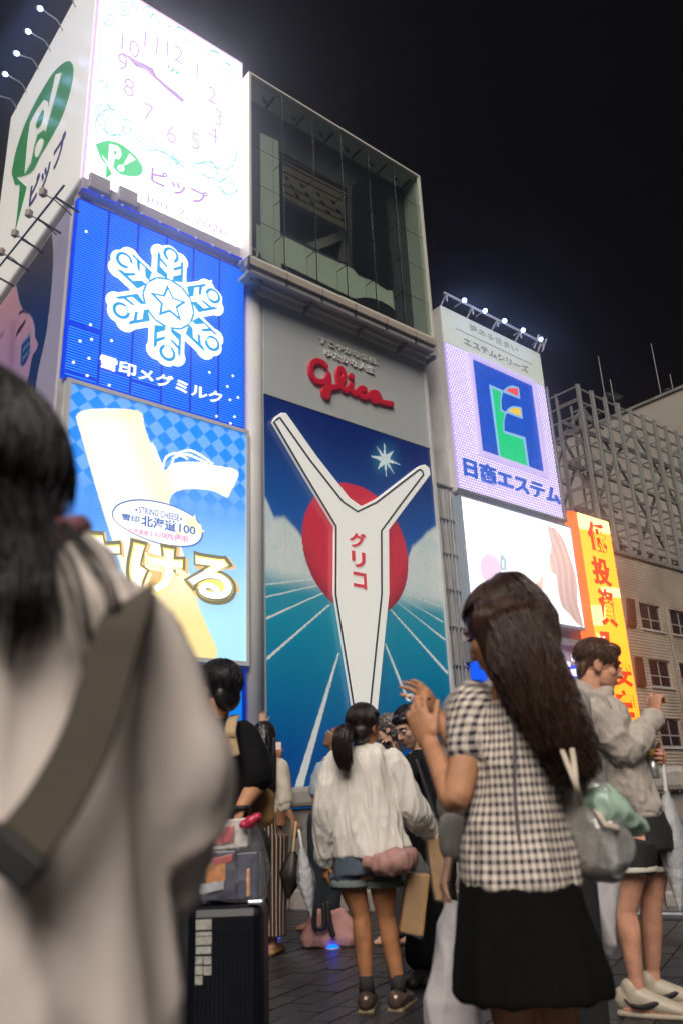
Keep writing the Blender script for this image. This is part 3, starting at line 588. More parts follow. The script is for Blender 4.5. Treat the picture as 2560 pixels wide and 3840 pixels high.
for i in range(1, NC):
    x = BX0+.03+i*pw
    MB().tube([(x, YB+.10, BZ0), (x, YB+.10, BZ1)], .028, 6, round_=False).build('mullion_rod', m_wire, t)
    for j in range(1, NR):
        z = BZ0+j*ph; MB().tube([(x, YB+.05, z), (x-.10, YB+.75, z-.08)], .022, 6).build('spider_arm', m_wire, t)
        MB().tube([(x-.10, YB+.75, z-.08), (x-.10, YB+.75, z-ph*.9)], .010, 4).build('stay_cable', m_wire, t)
for j in range(1, NR): MB().tube([(BX0, YB+.05, BZ0+j*ph), (BX1, YB+.05, BZ0+j*ph)], .016, 6, round_=False).build('joint_rod', m_wire, t)
for i in range(NC): 
    x = BX0+.03+(i+.85)*pw; MB().bar((x, YB+.3, BZ1-.15), (x+.05, YK-.1, BZ1-.14), .09).build('ceiling_rib', m_indark, t)
# ledges and soffit below the glass box
m_beige = mat('beige fascia', (.46,.40,.34), .6, var=.06); m_soff = mat('soffit panel', (.55,.52,.50), .6, var=.06)
MB().box((BX0-.15, YB-.12, BZ0-.52), (BX1+.12, YB+.3, BZ0-.16)).build('fascia', m_beige, t, bevel=.02)
MB().box((BX0-.05, YB+.02, BZ0-.82), (BX1+.06, YB+.4, BZ0-.53)).build('lower_ledge', mat('grey ledge', (.42,.40,.41), .6), t, bevel=.02)
for k in range(6): MB().box((BX0-.155+k*(BX1-BX0)/5.6, YB-.13, BZ0-.83), (BX0-.125+k*(BX1-BX0)/5.6, YB+.02, BZ0-.15)).build('joint', m_dsteel, t)
MB().box((BX0, YB+.4, BZ0-.80), (BX1, DG+1.5, BZ0-.62)).build('soffit', m_soff, t)
MB().box((BX0+.2, DG+.25, ghd+.05), (BX1, DG+1.4, BZ0-.82)).build('recess_wall', m_soff, t)
for f_ in (.02, .27, .56, .80, .985):
    x = BX0 + f_*(BX1-BX0); MB().bar((x+.5, YB+.25, BZ0-.92), (x+.5, DG+.35, BZ0-1.0), .16, .2).build('bracket', mat('grey bracket', (.16,.16,.17), .5), t)
MB().box((GX0-.7, DG-.22, ghd+.003), (GX1+.15, DG+.4, ghd+.30)).build('top_beam', m_gframe, t)
MB().tube([(BX0+.2, YB+.35, BZ0-.95), (BX1+.1, YB+.35, BZ0-.95)], .05, 6).build('pipe', mat('grey bracket', (.16,.16,.17)), t)
# ---- narrow gap wall with pipes
t = thing('service_wall', (29.8, DG+.7, -.6), 'narrow weathered wall with vertical pipes right of the tall billboard', 'wall')
MB().box((GX1+.2, DG+.45, -.6), (31.2, DG+2, 27.5)).build('wall', m_lwall, t)
for k in range(7):
    x = 29.35+k*.26; MB().tube([(x, DG+.38, -.5), (x, DG+.38, 12+RNG.random()*4), (x+.1, DG+.42, 16.5)], .05+.03*(k % 3 == 0), 8).build('pipe', m_dwall if k % 2 else m_wall, t)
for k in range(9): MB().box((29.0, DG+.32, 1.5+k*1.9), (31.05, DG+.44, 1.58+k*1.9)).build('pipe_clamp', m_steel, t)
MB().box((30.35, DG+.1, 7.4), (30.85, DG+.44, 8.5)).build('vent_hood', m_steel, t, bevel=.04)
# ---- E sign building
EX0, EX1 = 30.65, 39.85
t = thing('dotted_light_billboard', (35, DG, 16), 'lavender bulb-studded sign with green letter emblem on a blue square', 'billboard')
ez0, ez1, ezt = onY(*ze(240, 1310), DG).z, onY(*ze(155, 440), DG).z, onY(*ze(150, 235), DG).z
MB().box((EX0, DG+.02, ez0), (EX1, DG+3.0, ezt)).build('casing', m_white, t)
m_lav = glow('lavender sign face', (204, 180, 246), .80, sample=True)
SQ = [onY(*ze(*p), DG) for p in ((318,548),(672,700),(742,1208),(375,1090))]
QX0, QX1 = (SQ[0].x+SQ[3].x)/2, (SQ[1].x+SQ[2].x)/2; QZ1, QZ0 = (SQ[0].z+SQ[1].z)/2, (SQ[2].z+SQ[3].z)/2
MB().box((EX0, DG-.04, ez0), (EX1, DG+.015, ez1)).build('lit_face', m_lav, t)
dots = MB(); r = 0; z = ez0+.12
while z < ez1-.08:
    x = EX0+.12+(.09 if r % 2 else 0)
    while x < EX1-.06:
        if not (QX0-.12 < x < QX1+.12 and QZ0-.12 < z < QZ1+.12):
            dots.add([(x+.045*math.cos(a), DG-.075, z+.045*math.sin(a)) for a in (0,1.257,2.513,3.77,5.027)] , [(0,1,2,3,4)])
        x += .18
    z += .16; r += 1
dots.build('bulbs', glow('white bulbs', (255,250,255), 2.0), t, kind='stuff')
for a, c in (((QX0-.32, DG-.22, QZ0-.32), (QX0-.02, DG-.041, QZ1+.32)), ((QX1+.02, DG-.22, QZ0-.32), (QX1+.32, DG-.041, QZ1+.32)), ((QX0-.02, DG-.22, QZ1+.02), (QX1+.02, DG-.041, QZ1+.32)), ((QX0-.02, DG-.22, QZ0-.32), (QX1+.02, DG-.041, QZ0-.02))):
    MB().box(a, c).build('emblem_frame', glow('lavender frame', (214,196,248), .95), t, bevel=.05)
def paint_blue(P, a, b):
    nz = np.array([noise.noise(V((p[0]*3, 0, p[2]*3))) for p in P]); c = np.tile(np.array(lin(0,82,208)), (len(P),1))
    return c*(1+.22*nz+.10*RNG.standard_normal(len(P)))[:,None]
picture('blue_square', (QX0-.02, DG-.06, QZ0-.02), (1,0,0), (0,0,1), QX1-QX0+.04, QZ1-QZ0+.04, .06, paint_blue, printed('blue square light', .85, .3), t)
m_edge = glow('pale emblem edge', (150,196,236), .9)
def ep(pts, nm, m_, d, h=.03): facepoly(pts, zq, DG-d, h).build(nm, m_, t)
GI = [(680,297),(770,337),(762,420),(765,540),(814,562),(793,640),(794,766),(1002,836),(1046,1120),(768,1024)]
ep([(650,258),(795,322),(775,420),(780,525),(832,548),(805,640),(808,745),(1025,812),(1070,1132),(752,1030)], 'emblem_edge', m_edge, .07)
ep([(790,338),(812,305),(845,280),(890,268),(958,288),(972,410)], 'emblem_edge', m_edge, .07)
ep([(820,552),(842,515),(875,492),(915,484),(986,500),(1000,620)], 'emblem_edge', m_edge, .07)
def paint_green(P, a, b):
    nz = np.array([noise.noise(V((p[0]*2.5, 3, p[2]*2.5)))+.6*noise.noise(V((p[0]*7, 3, p[2]*7))) for p in P]); k = np.clip(.35+.6*nz, 0, 1)[:,None]
    return np.array(lin(0,205,110))*(1-k)+np.array(lin(120,240,190))*k
ep(GI, 'emblem_letter', glow('green emblem light', (20,215,130), .9), .11)
ep([(828,322),(845,306),(870,297),(946,298),(953,380)], 'emblem_petal', glow('red petal light', (250,84,70), 1.0), .11)
ep([(858,536),(875,518),(900,508),(971,509),(979,590)], 'emblem_petal', glow('yellow petal light', (248,205,20), 1.0), .11)
text_px('日商エステム', zq(368, 1015), zq(1396, 1532), DG-.10, glow('blue letter light', (0,92,205), .85), t, bold=.022, depth=.10)
m_hdr = mat('pale green header sheet', (.70,.73,.66), .5, emit=lin(222,232,212), es=.35)
MB().box((EX0, DG-.05, ez1+.03), (EX1, DG+.015, ezt)).build('header_panel', m_hdr, t)
text_px('夢ある住まい', ze(308, 335), ze(597, 508), DG-.055, mat('faint grey letter', (.42,.44,.40), .5, emit=lin(190,196,180), es=.3), t, bold=.01, depth=.03)
text_px('エステムシリーズ', ze(275, 412), ze(657, 628), DG-.055, mat('grey letter', (.20,.21,.20), .5, emit=lin(130,135,128), es=.3), t, bold=.0, depth=.03)
pa, pb = onY(*ze(230, 362), DG-.06), onY(*ze(680, 575), DG-.06); MB().bar((pa.x, DG-.065, (pa.z+pb.z)/2), (pb.x, DG-.065, (pa.z+pb.z)/2), .03, .05).build('header_rule', MATS['faint grey letter'], t)
MB().bar((EX0-.2, DG-.2, ez0-.06), (EX1+.1, DG-.2, ez0-.06), .14, .12).build('lower_trim', m_steel, t)
MB().bar((EX1+.16, DG-.1, ez0), (EX1+.16, DG-.1, ez1), .12, .12).build('side_trim', m_steel, t)
rail = thing('roof_lamp_rail', (35.2, DG-.3, ezt+.4), 'white steel lamp rail along the top of the lavender sign', 'lamp rail')
r0_, r1_ = V((EX0-.1, DG-.5, ezt+.55)), V((EX1, DG-.5, ezt+.55))
MB().tube([r0_, r1_], .07, 8).build('rail', m_white, rail)
for k in range(5):
    p = r0_.lerp(r1_, .02+k*.24); MB().bar(p, p+V((0,.6,-.6)), .07).build('bracket', m_white, rail); MB().bar(p, p+V((0,0,-.5)), .06).build('bracket', m_white, rail)
for k in range(3): MB().bar(V((EX1-.9+k*.4, DG-.3, ezt)), V((EX1-.5+k*.4, DG-.5, ezt+1.0)), .06).build('end_brace', m_white, rail)
for i, (c, e) in enumerate((((282,198),(222,238)), ((403,260),(350,292)), ((518,318),(462,350)), ((626,373),(570,402)), ((731,427),(680,460)))):
    p, q = onY(*ze(*c), DG-1.4), onY(*ze(*e), DG-.5)
    l = thing('sign_lamp', q, 'small bright lamp over the lavender sign, ' + ['first', 'second', 'third', 'fourth', 'fifth'][i] + ' from the left', 'lamp', 'lamps above the lavender sign')
    MB().tube([q, p], .035, 6).build('arm', m_steel, l); MB().sph(p, .12, 10).build('bulb', m_bulb, l)
# ---- building under the E sign, LED screen
t = thing('screen_building', (35, DG+2, -.6), 'pale narrow building behind the white video screen', 'building')
MB().box((31.2, DG+.5, -.6), (EX1-.1, DG+9, ez0-.25)).build('wall', m_lwall, t)
MB().box((EX0+.1, DG+3.0, ez0), (EX1-.1, DG+9, ezt-1)).build('upper_wall', m_lwall, t)
MB().box((EX0, DG+.1, 9.4), (EX0+1.0, DG+.5, ez0-.3)).build('junction_panel', m_white, t, bevel=.03)
for k in range(6): MB().box((31.2+k*1.4, DG+.3, .5), (31.3+k*1.4, DG+.5, 9.3)).build('wall_rib', m_wall, t)
MB().box((31.2, DG+.2, 9.0), (EX1+.6, DG+.5, 9.4)).build('canopy_beam', m_wall, t)
t = thing('video_screen', (35.8, DG, 10), 'overexposed white video screen showing long pink-brown hair', 'screen')
LZ1, LZ0 = onY(*ze(270, 1352), DG-.2).z, onY(*zl(925, 790), DG-.2).z; LX0, LX1 = onY(*ze(270, 1352), DG-.2).x-.05, onY(*zl(925, 790), DG-.2).x
MB().box((LX0-.12, DG-.16, LZ0-.15), (LX1+.12, DG+.4, LZ1+.12)).build('frame', mat('pale blue frame', (.35,.42,.5), .4), t)
def paint_led(P, a, b):
    x, y = zinv(zl)(*pixn(P)); c = np.tile(np.array([1.9,1.9,2.0]), (len(x),1))
    k = inpoly(x, y, poly2([(305,308),(355,340),(378,410),(365,470),(320,500),(270,480),(240,410),(255,335)], 4)); c = mixc(c, lin(252,206,230), k*.9)
    k = inpoly(x, y, [(370,322),(385,310),(412,345),(416,420),(375,412)]); c = mixc(c, lin(150,180,195), k*.9); k = inpoly(x, y, [(384,350),(396,350),(398,400),(386,398)]); c = mixc(c, [1.2,1.3,1.3], k)
    hp = poly2([(680,128),(740,150),(790,230),(830,340),(870,470),(880,640),(915,785),(870,760),(820,700),(775,650),(750,560),(735,450),(700,420),(695,330),(705,250),(690,180)], 4)
    h = inpoly(x, y, hp); s = .5+.5*np.sin((x-.22*y)*.16+np.sin(y*.013)*2.2)*.5+.25; hc = np.array(lin(232,160,142))[None]*(1-s[:,None])+np.array(lin(255,222,208))[None]*s[:,None]
    g = sstep(300, 750, y)[:,None]; hc = hc*(1-g*.25) ; c = np.where(h[:,None], hc, c)
    k = inpoly(x, y, poly2([(590,560),(600,510),(630,480),(652,450),(650,520),(640,580),(625,640),(600,600)], 4)); c = mixc(c, lin(252,196,160), k*.9)
    k = inpoly(x, y, poly2([(690,330),(702,420),(720,430),(715,380)], 3)); c = mixc(c, lin(255,232,190), k*.8)
    for i, (u, v) in enumerate(((210,50),(290,60),(440,110),(520,140))): c = mixc(c, lin(244,240,250), ((np.abs(x-u) < 5) & (np.abs(y-v) < 32) | (np.abs(y-v) < 4) & (np.abs(x-u) < 26))*.9)
    return c
picture('lit_picture', (LX0, DG-.17, LZ0), (1,0,0), (0,0,1), LX1-LX0, LZ1-LZ0, .05, paint_led, printed('video screen picture', 1.0, .1, .3, sample=True), t, lift=.005)
t = thing('blue_shop_sign', (35, DG, 7), 'deep blue lit sign with white squares under the video screen', 'sign')
p, q = onY(*zl(235, 975), DG-.1), onY(*zl(885, 1110), DG-.1)
MB().box((p.x-.2, DG-.1, q.z-.6), (q.x+.6, DG+.45, p.z+.1)).build('lit_face', glow('shop sign blue', (0,92,250), .95), t)
for pts in ([(835,965),(872,970),(875,1015),(838,1010)], [(825,1062),(870,1060),(880,1108),(835,1105)], [(805,1012),(824,1015),(826,1048),(808,1040)], [(295,1085),(316,1090),(312,1128),(296,1122)], [(560,1040),(610,1050),(610,1100),(560,1090)]): facepoly(pts, zl, DG-.11, .05).build('lit_square', glow('white square light', (255,235,255), 1.6), t)
# ---- orange vertical sign
t = thing('yellow_vertical_sign', (43, DG, 5), 'tall glowing yellow vertical sign with red characters and orange edge', 'sign')
a_, b_ = onY(*zl(870, 40), DG), onY(*zl(1080, 100), DG); c_ = onY(*zl(1285, 1415), DG)
OX0_, OX1_, OZ0_, OZ1_ = a_.x, (b_.x+c_.x)/2, c_.z-.2, (a_.z+b_.z)/2
MB().box((OX0_-.55, DG+.0, OZ0_), (OX1_, DG+.55, OZ1_)).build('casing', glow('orange casing', (255,92,30), 2.2, sample=True), t)
def paint_y(P, a, b):
    x, y = zinv(zl)(*pixn(P)); c = np.tile(np.array([3.0,.78,.05]), (len(x),1)); c = mixc(c, [2.8,.66,.04], sstep(700,1400,y))
    w_ = np.maximum(1-sstep(135, 150, y-(x-900)*.2), (sstep(515,525,y-(x-1000)*.1)-sstep(575,585,y-(x-1000)*.1))*(x > 1030) + (sstep(640,650,y)-sstep(770,780,y))*(x < 1060)*.8)
    return mixc(c, [2.8,1.9,.7], np.clip(w_, 0, 1))
picture('lit_face', (OX0_, DG-.03, OZ0_), (1,0,0), (0,0,1), OX1_-OX0_, OZ1_-OZ0_, .07, paint_y, printed('yellow sign picture', 1.0, .3, sample=True), t)
m_ored = glow('red character light', (240,62,30), .95)
for ch, tl, br in (('低', (928,85), (1074,312)), ('投', (958,318), (1104,528)), ('資', (998,525), (1142,792)), ('安', (1088,1000), (1240,1180)), ('定', (1112,1192), (1280,1462))):
    text_px(ch, zl(*tl), zl(*br), DG-.045, m_ored, t, bold=.03, depth=.04)
for pts in ([(1018,815),(1078,820),(1084,880),(1040,880)],): facepoly(pts, zl, DG-.045, .04).build('character_piece', m_ored, t)
for pts in ([(1000,825),(1030,860),(995,870),(1012,845)], [(1035,845),(1058,850),(1050,862)]): facepoly(pts, zl, DG-.10, .03).build('star_mark', m_wlight, t)
# ---- scaffold frame and the tiled building on the right
YF = 27.2; FX0 = onY(*zw(560, 1000), YF).x; FZ1 = onY(*zw(525, 290), YF).z; FZ0 = onY(*zw(905, 2000), YF).z
t = thing('sign_scaffold', (FX0, YF, FZ0), 'empty grey steel sign scaffold of posts and braces on the tiled building roof', 'scaffold')
NP = 11; SPX = 1.62
for i in range(NP):
    x = FX0+i*SPX
    beam('post', (x, YF, FZ0), (x, YF, FZ1), .24, .10, m_steel, t); beam('post_flange', (x+.12, YF-.06, FZ0), (x+.12, YF-.06, FZ1), .04, .20, m_steel, t)
    beam('back_post', (x, YF+1.7, FZ0), (x, YF+1.7, FZ1-.5), .13, .13, m_steel, t)
NLV = 11; LH = (FZ1-FZ0-.3)/NLV
for j in range(NLV+1):
    z = FZ0+.15+j*LH
    beam('rail', (FX0, YF+.14, z), (FX0+(NP-1)*SPX, YF+.14, z), .10, .12, m_steel, t)
    if j % 3 == 0: beam('heavy_rail', (FX0, YF+1.6, z), (FX0+(NP-1)*SPX, YF+1.6, z), .16, .26, m_steel, t)
    beam('side_rail', (FX0, YF, z), (FX0, YF+9.5, z), .07, .10, m_steel, t)
for i in range(0, NP-1, 2):
    for j in range(0, NLV, 4):
        za, zb = FZ0+.15+j*LH, FZ0+.15+min(j+4, NLV)*LH; xa, xb = FX0+i*SPX, FX0+(i+2)*SPX
        if (i//2+j//4) % 2: za, zb = zb, za
        beam('brace', (xa, YF+1.75, za), (xb, YF+1.75, zb), .14, .20, m_steel, t)
for k in range(1, 6):
    y = YF+k*1.75; beam('side_post', (FX0, y, FZ0), (FX0, y, FZ1), .12, .12, m_steel, t)
    beam('side_post', (FX0+2.5, y, FZ0), (FX0+2.5, y, FZ1-1), .12, .12, m_steel, t)
for k in range(0, 5):
    for j in range(0, NLV-2, 3):
        y0, y1 = YF+k*1.75, YF+(k+1)*1.75; za, zb = FZ0+j*LH, FZ0+(j+3)*LH
        if k % 2: za, zb = zb, za
        beam('side_brace', (FX0+1.0, y0, za), (FX0+1.0, y1, zb), .12, .16, m_steel, t)
        beam('cross_tie', (FX0, y0, zb), (FX0+3.2, y0+.4, zb), .10, .14, m_steel, t)
for i in range(NP):
    for j in range(0, NLV+1, 2): beam('depth_tie', (FX0+i*SPX, YF, FZ0+.3+j*LH), (FX0+i*SPX, YF+1.7, FZ0+.3+j*LH), .08, .08, m_steel, t)
m_tile = mat('ribbed beige tile', (.46,.39,.31), .7, var=.28, vscale=.45)
nn = m_tile.node_tree; tcd = nn.nodes.new('ShaderNodeTexCoord'); wv = nn.nodes.new('ShaderNodeTexWave'); wv.wave_type = 'BANDS'; wv.bands_direction = 'Z'; wv.inputs['Scale'].default_value = 1.6; wv.inputs['Distortion'].default_value = .15
bp = nn.nodes.new('ShaderNodeBump'); bp.inputs['Strength'].default_value = .45; bp.inputs['Distance'].default_value = .05
nn.links.new(tcd.outputs['Object'], wv.inputs['Vector']); nn.links.new(wv.outputs[0], bp.inputs['Height']); nn.links.new(bp.outputs[0], nn.nodes['Principled BSDF'].inputs['Normal'])
t = thing('tiled_building', (52, YF+5, -.6), 'beige ribbed-tile office building with dark windows at the right edge', 'building')
BZt = onY(*zl(1110, 300), YF).z
WIN = []
w1, w1b, w2 = onY(*zl(1275, 622), YF), onY(*zl(1402, 812), YF), onY(*zl(1410, 650), YF)
wr2 = onY(*zl(1340, 990), YF); wr3 = onY(*zl(1420, 1380), YF)
WW, WH, WP = 2.55, w1.z-w1b.z, 3.75
rows = [w1.z, wr2.z, wr3.z]
rows = [w1.z, (w1.z*1+wr3.z)/2, wr3.z, wr3.z-(w1.z-wr3.z)/2]
WX0 = w1.x
xs_ = [FX0] 
for k in range(4): xs_ += [WX0+k*WP, WX0+k*WP+WW]
xs_ += [WX0+4*WP]; zs_ = [BZt]
for r_ in rows: zs_ += [r_, r_-WH]
zs_ += [-.6]
for i in range(len(xs_)-1):
    for j in range(len(zs_)-1):
        if i % 2 == 1 and j % 2 == 1: continue
        MB().box((xs_[i], YF, zs_[j+1]), (xs_[i+1], YF+.45, zs_[j])).build('wall', m_tile, t)
MB().box((FX0-.02, YF+.45, -.6), (xs_[-1], YF+12, BZt-.05)).build('core', m_indark, t)
MB().box((FX0-.05, YF, -.6), (FX0-.021, YF+12, BZt)).build('end_wall', m_tile, t)
m_pane = mat('dark window glass', (.02,.02,.025), .06, spec=.8); m_wf = mat('aluminium window frame', (.45,.44,.42), .4, metal=.3)
for k in range(4):
    for j, r_ in enumerate(rows):
        x = WX0+k*WP
        f = MB()
        for xx in (x, x+WW/2-.04, x+WW-.09): f.box((xx, YF+.10, r_-WH), (xx+.09, YF+.2, r_))
        for zz in (r_-WH, r_-WH*.62, r_-.09): f.box((x+.09, YF+.11, zz), (x+WW-.09, YF+.19, zz+.09))
        wobj = f.build('window', m_wf, t)
        for (pa_, pb_) in ((x+.09, x+WW/2-.04), (x+WW/2+.05, x+WW-.09)): MB().box((pa_, YF+.14, r_-WH+.09), (pb_, YF+.16, r_-.09)).build('pane', m_pane, wobj)
        MB().box((x-.1, YF-.08, r_-WH-.12), (x+WW+.1, YF+.1, r_-WH-.002)).build('sill', m_lwall, wobj)
MB().box((FX0-.1, YF-.12, BZt+.003), (xs_[-1], YF+1.2, BZt+.18)).build('coping', m_steel, t)
for k in range(14): MB().box((FX0+.3+k*1.2, YF+.2, BZt+.18), (FX0+.5+k*1.2, YF+.5, BZt+.75)).build('coping_post', m_steel, t)
MB().box((FX0-.1, YF+.05, BZt+.75), (xs_[-1], YF+.3, BZt+.86)).build('coping_rail', m_steel, t)
for k in range(3): MB().tube([(WX0+WW+.55+k*WP, YF-.1, -.5), (WX0+WW+.55+k*WP, YF-.1, BZt-3)], .06, 8).build('downpipe', m_dwall, t)
for i, (pts) in enumerate(([(1195,600),(1240,610),(1255,780),(1200,775)], [(1245,980),(1290,985),(1318,1170),(1262,1165)])): facepoly(pts, zl, YF-.05, .12).build('dark_shutter', mat('dark red shutter', (.10,.03,.025), .6), t)
t = thing('far_building', (64, 40, 0), 'plain beige building wall behind the scaffold, upper right', 'building')
XB = 66.0; fa, fb = onX(*ze(1240, 850), XB), onX(*ze(1700, 660), XB)
MB().box((XB, fb.y-4, 0), (XB+14, fa.y+14, (fa.z+fb.z)/2)).build('wall', mat('far beige wall', (.50,.45,.40), .8, var=.08, vscale=.2), t)
MB().box((XB-.15, fb.y-4, (fa.z+fb.z)/2), (XB+14, fa.y+14, (fa.z+fb.z)/2+.25)).build('parapet_edge', m_dwall, t)
for i, (a, c) in enumerate((((1105,745),(1063,525)), ((1440,765),(1372,450)))):
    p, q = onY(*ze(*a), 33), onY(*ze(*c), 33); q.x = p.x
    l = thing('aerial_mast', p, ['thin aerial mast above the scaffold', 'thin aerial mast above the far beige wall'][i], 'aerial', 'aerial masts')
    MB().tube([p-V((0,0,4)), q], [.07,.03], 6).build('pole', m_steel, l)
for i, (a, s) in enumerate((((1155,760), 1), ((1510,735), 1.2))):
    p = onY(*ze(*a), 33)
    l = thing('television_aerial', p, ['small television aerial with crossbars above the scaffold', 'television aerial at the top of the far wall'][i], 'aerial', 'television aerials')
    MB().tube([p-V((0,0,5)), p+V((0,0,1.6*s))], .04, 6).build('pole', m_steel, l); MB().tube([p+V((-1*s,0,0)), p+V((1*s,0,-.05))], .03, 6).build('boom', m_steel, l)
    for k in range(5): MB().tube([p+V((-.8*s+k*.4*s,-.5,0)), p+V((-.8*s+k*.4*s,.5,0))], .02, 5).build('element', m_steel, l)
# ================================================================== BRIDGE: paving, parapet, lights
zB = zoomer(700, 2450, .38265); z5 = zoomer(1100, 2600, .44643); z6 = zoomer(1150, 3100, .41454); z7 = zoomer(1450, 2100, .57398)
z8 = zoomer(1550, 2900, .64413); z9 = zoomer(2050, 2350, .34022); zc = zoomer(650, 3100, .44643); zN = lambda x, y: (x, y)
m_pav = [mat('paver %d' % i, c, .30, var=.4, vscale=9, bump=.5, bscale=60) for i, c in enumerate(((.026,.026,.029), (.019,.019,.023), (.033,.031,.032)))]
pv = [MB().box((-.145,-.068,-.03), (.145,.068,.006)).mesh('paver') for _ in m_pav]
for me_, m_ in zip(pv, m_pav): me_.materials.append(m_)
ca, sa_ = math.cos(YAW*.55), math.sin(YAW*.55); cand = []
for i in range(-60, 60):
    for j in range(-120, 120):
        lx, ly = i*.30+(.15 if j % 2 else 0), j*.145; p = V((lx*ca-ly*sa_+4, lx*sa_+ly*ca+4, 0)); q = p-CAM; dd = q.dot(NH)
        if dd < 2.2 or dd > 10: continue
        x, y = (float(k) for k in pixn(p)); 
        if -60 < x < 2620 and 3380 < y < 3920 and not (x < 900 and y > 3300) and p.x < 7.6 - (p.y-4.2)*.42: cand.append((abs(dd-4.6), p))
cand.sort(key=lambda k: k[0])
for k, (_, p) in enumerate(cand[:290]):
    share(pv[k % 3], 'paver', Matrix.Translation(p+V((0,0,RNG.random()*.004-.002))) @ Matrix.Rotation(YAW*.55+.006*RNG.standard_normal(), 4, 'Z'), o_ground)
rest = MB()
for _, p in cand[290:]:
    a, b = V((ca, sa_, 0)), V((-sa_, ca, 0)); rest.obox(p+V((0,0,-.012)), a*.145, b*.068, V((0,0,.018)))
if rest.v: rest.build('far_pavers', m_pav[1], o_ground, kind='stuff')
m_stone = mat('grey granite', (.30,.27,.25), .45, var=.16, vscale=3, bump=.25, bscale=30)
m_stoned = mat('brown granite panel', (.20,.18,.165), .5, var=.25, vscale=5, bump=.3, bscale=40)
t = thing('bridge_parapet', (6.4, 5.8, 0), 'long curved granite parapet wall of the bridge behind the crowd', 'parapet')
path = smooth_path([(8.9,-6,0), (8.1,.8,0), (7.06,4.22,0), (5.57,7.65,0), (4.4,11.4,0), (3.9,16,0), (3.85,26,0)], 10)
acc = 0
for i in range(len(path)-1):
    a, b = path[i], path[i+1]; d = (b-a).normalized(); nrm = V((-d.y, d.x, 0)); nrm = nrm if nrm.dot(CAM-a) > 0 else -nrm
    L = (b-a).length; k = max(1, round(L/1.3))
    for j in range(k):
        p, q = a.lerp(b, j/k)+d*.006, a.lerp(b, (j+1)/k)-d*.006; c = (p+q)/2 - nrm*.18; h = (q-p)/2
        MB().obox(c+V((0,0,.50)), h, nrm*.17, V((0,0,.495))).build('panel_block', m_stoned, t, bevel=.008)
        MB().obox(c+nrm*.03+V((0,0,1.115)), h, nrm*.225, V((0,0,.105))).build('cap_block', m_stone, t, bevel=.05)
        MB().obox(c+nrm*.05+V((0,0,.10)), h, nrm*.20, V((0,0,.10))).build('plinth_block', m_stone, t, bevel=.02)
led = mat('blue floor light', (0,.02,.3), .3, emit=(0,.06,1), es=5)
for i, (x, y) in enumerate(((1248,3560), (1032,3522), (2215,3540))):
    p = onZ(x, y, 0); l = thing('floor_light', p, ['blue light set in the paving between pink tote and bare legs', 'blue light set in the paving beside the striped trousers', 'blue floor light behind the white bag'][i], 'floor light', 'blue lights set in the paving')
    MB().tube([p, p+V((0,0,.012))], .06, 16, round_=False).build('ring', m_steel, l); MB().ell(p+V((0,0,.012)), V((.045,0,0)), V((0,.045,0)), V((0,0,.02)), 12, 6).build('lens', led, l)
p = onZ(2530, 3560, 0)
t = thing('steel_bench', p, 'low polished steel ledge at the foot of the parapet, far right', 'bench')
d_ = V((1.49,-3.43,0)).normalized(); nr = V((-d_.y, d_.x, 0)); nr = nr if nr.dot(CAM-p) > 0 else -nr
MB().obox(p+d_*.5+V((0,0,.22)), d_*.9, nr*.16, V((0,0,.03))).build('seat', mat('polished steel', (.5,.5,.55), .18, metal=.9), t, bevel=.02)
for s in (-.6, .5, 1.2): MB().obox(p+d_*s+V((0,0,.095)), d_*.04, nr*.12, V((0,0,.095))).build('leg', m_steel, t)

# ================================================================== PEOPLE
def skin(name, c, rough=.58): return mat(name, c, rough, var=.20, vscale=14, spec=.35, sss=.12, bump=.06, bscale=250, bd=.003)
S_warm = skin('warm skin', (.50,.245,.135)); S_light = skin('light skin', (.56,.33,.235)); S_tan = skin('tan skin', (.40,.175,.08)); S_brown = skin('brown skin', (.24,.115,.065)); S_red = skin('fair skin', (.60,.30,.20))
def cloth(name, c, rough=.85, var=.08, vs_=12, bump=.35, bs=220, **k): return mat(name, c, rough, var=var, vscale=vs_, bump=bump, bscale=bs, bd=.004, **k)
def hairmat(name, c): return mat(name, c, .38, var=.35, vscale=60, stretch=(1,1,.05), bump=.3, bscale=160, bd=.004)
H_black = hairmat('black hair', (.010,.008,.008)); H_brown = hairmat('dark brown hair', (.020,.012,.009)); H_red = hairmat('auburn hair', (.052,.025,.017)); H_grey = hairmat('greying hair', (.10,.085,.075)); H_chest = hairmat('chestnut hair', (.11,.056,.034))
m_eye = mat('eye', (.02,.015,.012), .15); m_eyew = mat('eye white', (.7,.68,.65), .25); m_lip = mat('lips', (.36,.12,.10), .45); m_browm = mat('eyebrow', (.02,.014,.01), .8)
def axes(f, u=ZZ):
    f = V(f).normalized(); r = f.cross(u).normalized(); return f, r, r.cross(f).normalized()
def blend(a=1, b=0, c=0): return (RH*a + NH*b + ZZ*c).normalized()      # camera-side directions: right, away, up
def folds(amp, sx, sz, seed=0, gate=None):
    """cloth folds: displace along the normal with stretched ridged noise"""
    def f(me):
        n_ = len(me.vertices); co = np.empty(n_*3); no = np.empty(n_*3); me.vertices.foreach_get('co', co); me.vertices.foreach_get('normal', no); co = co.reshape(-1,3); no = no.reshape(-1,3)
        k = np.array([(1-abs(noise.noise(V((p[0]*sx+seed, p[1]*sx, p[2]*sz+.35*p[0]*sx)))))**2*1.4-.7 + .35*noise.noise(V((p[0]*sx*2.3, p[1]*sx*2.3+seed, p[2]*sz*2))) for p in co])
        if gate is not None: k = k*gate(co)
        co = co + no*(amp*k)[:,None]; me.vertices.foreach_set('co', co.ravel()); me.update()
    return f
def chain(*fs):
    def f(me):
        for g in fs:
            if g: g(me)
    return f
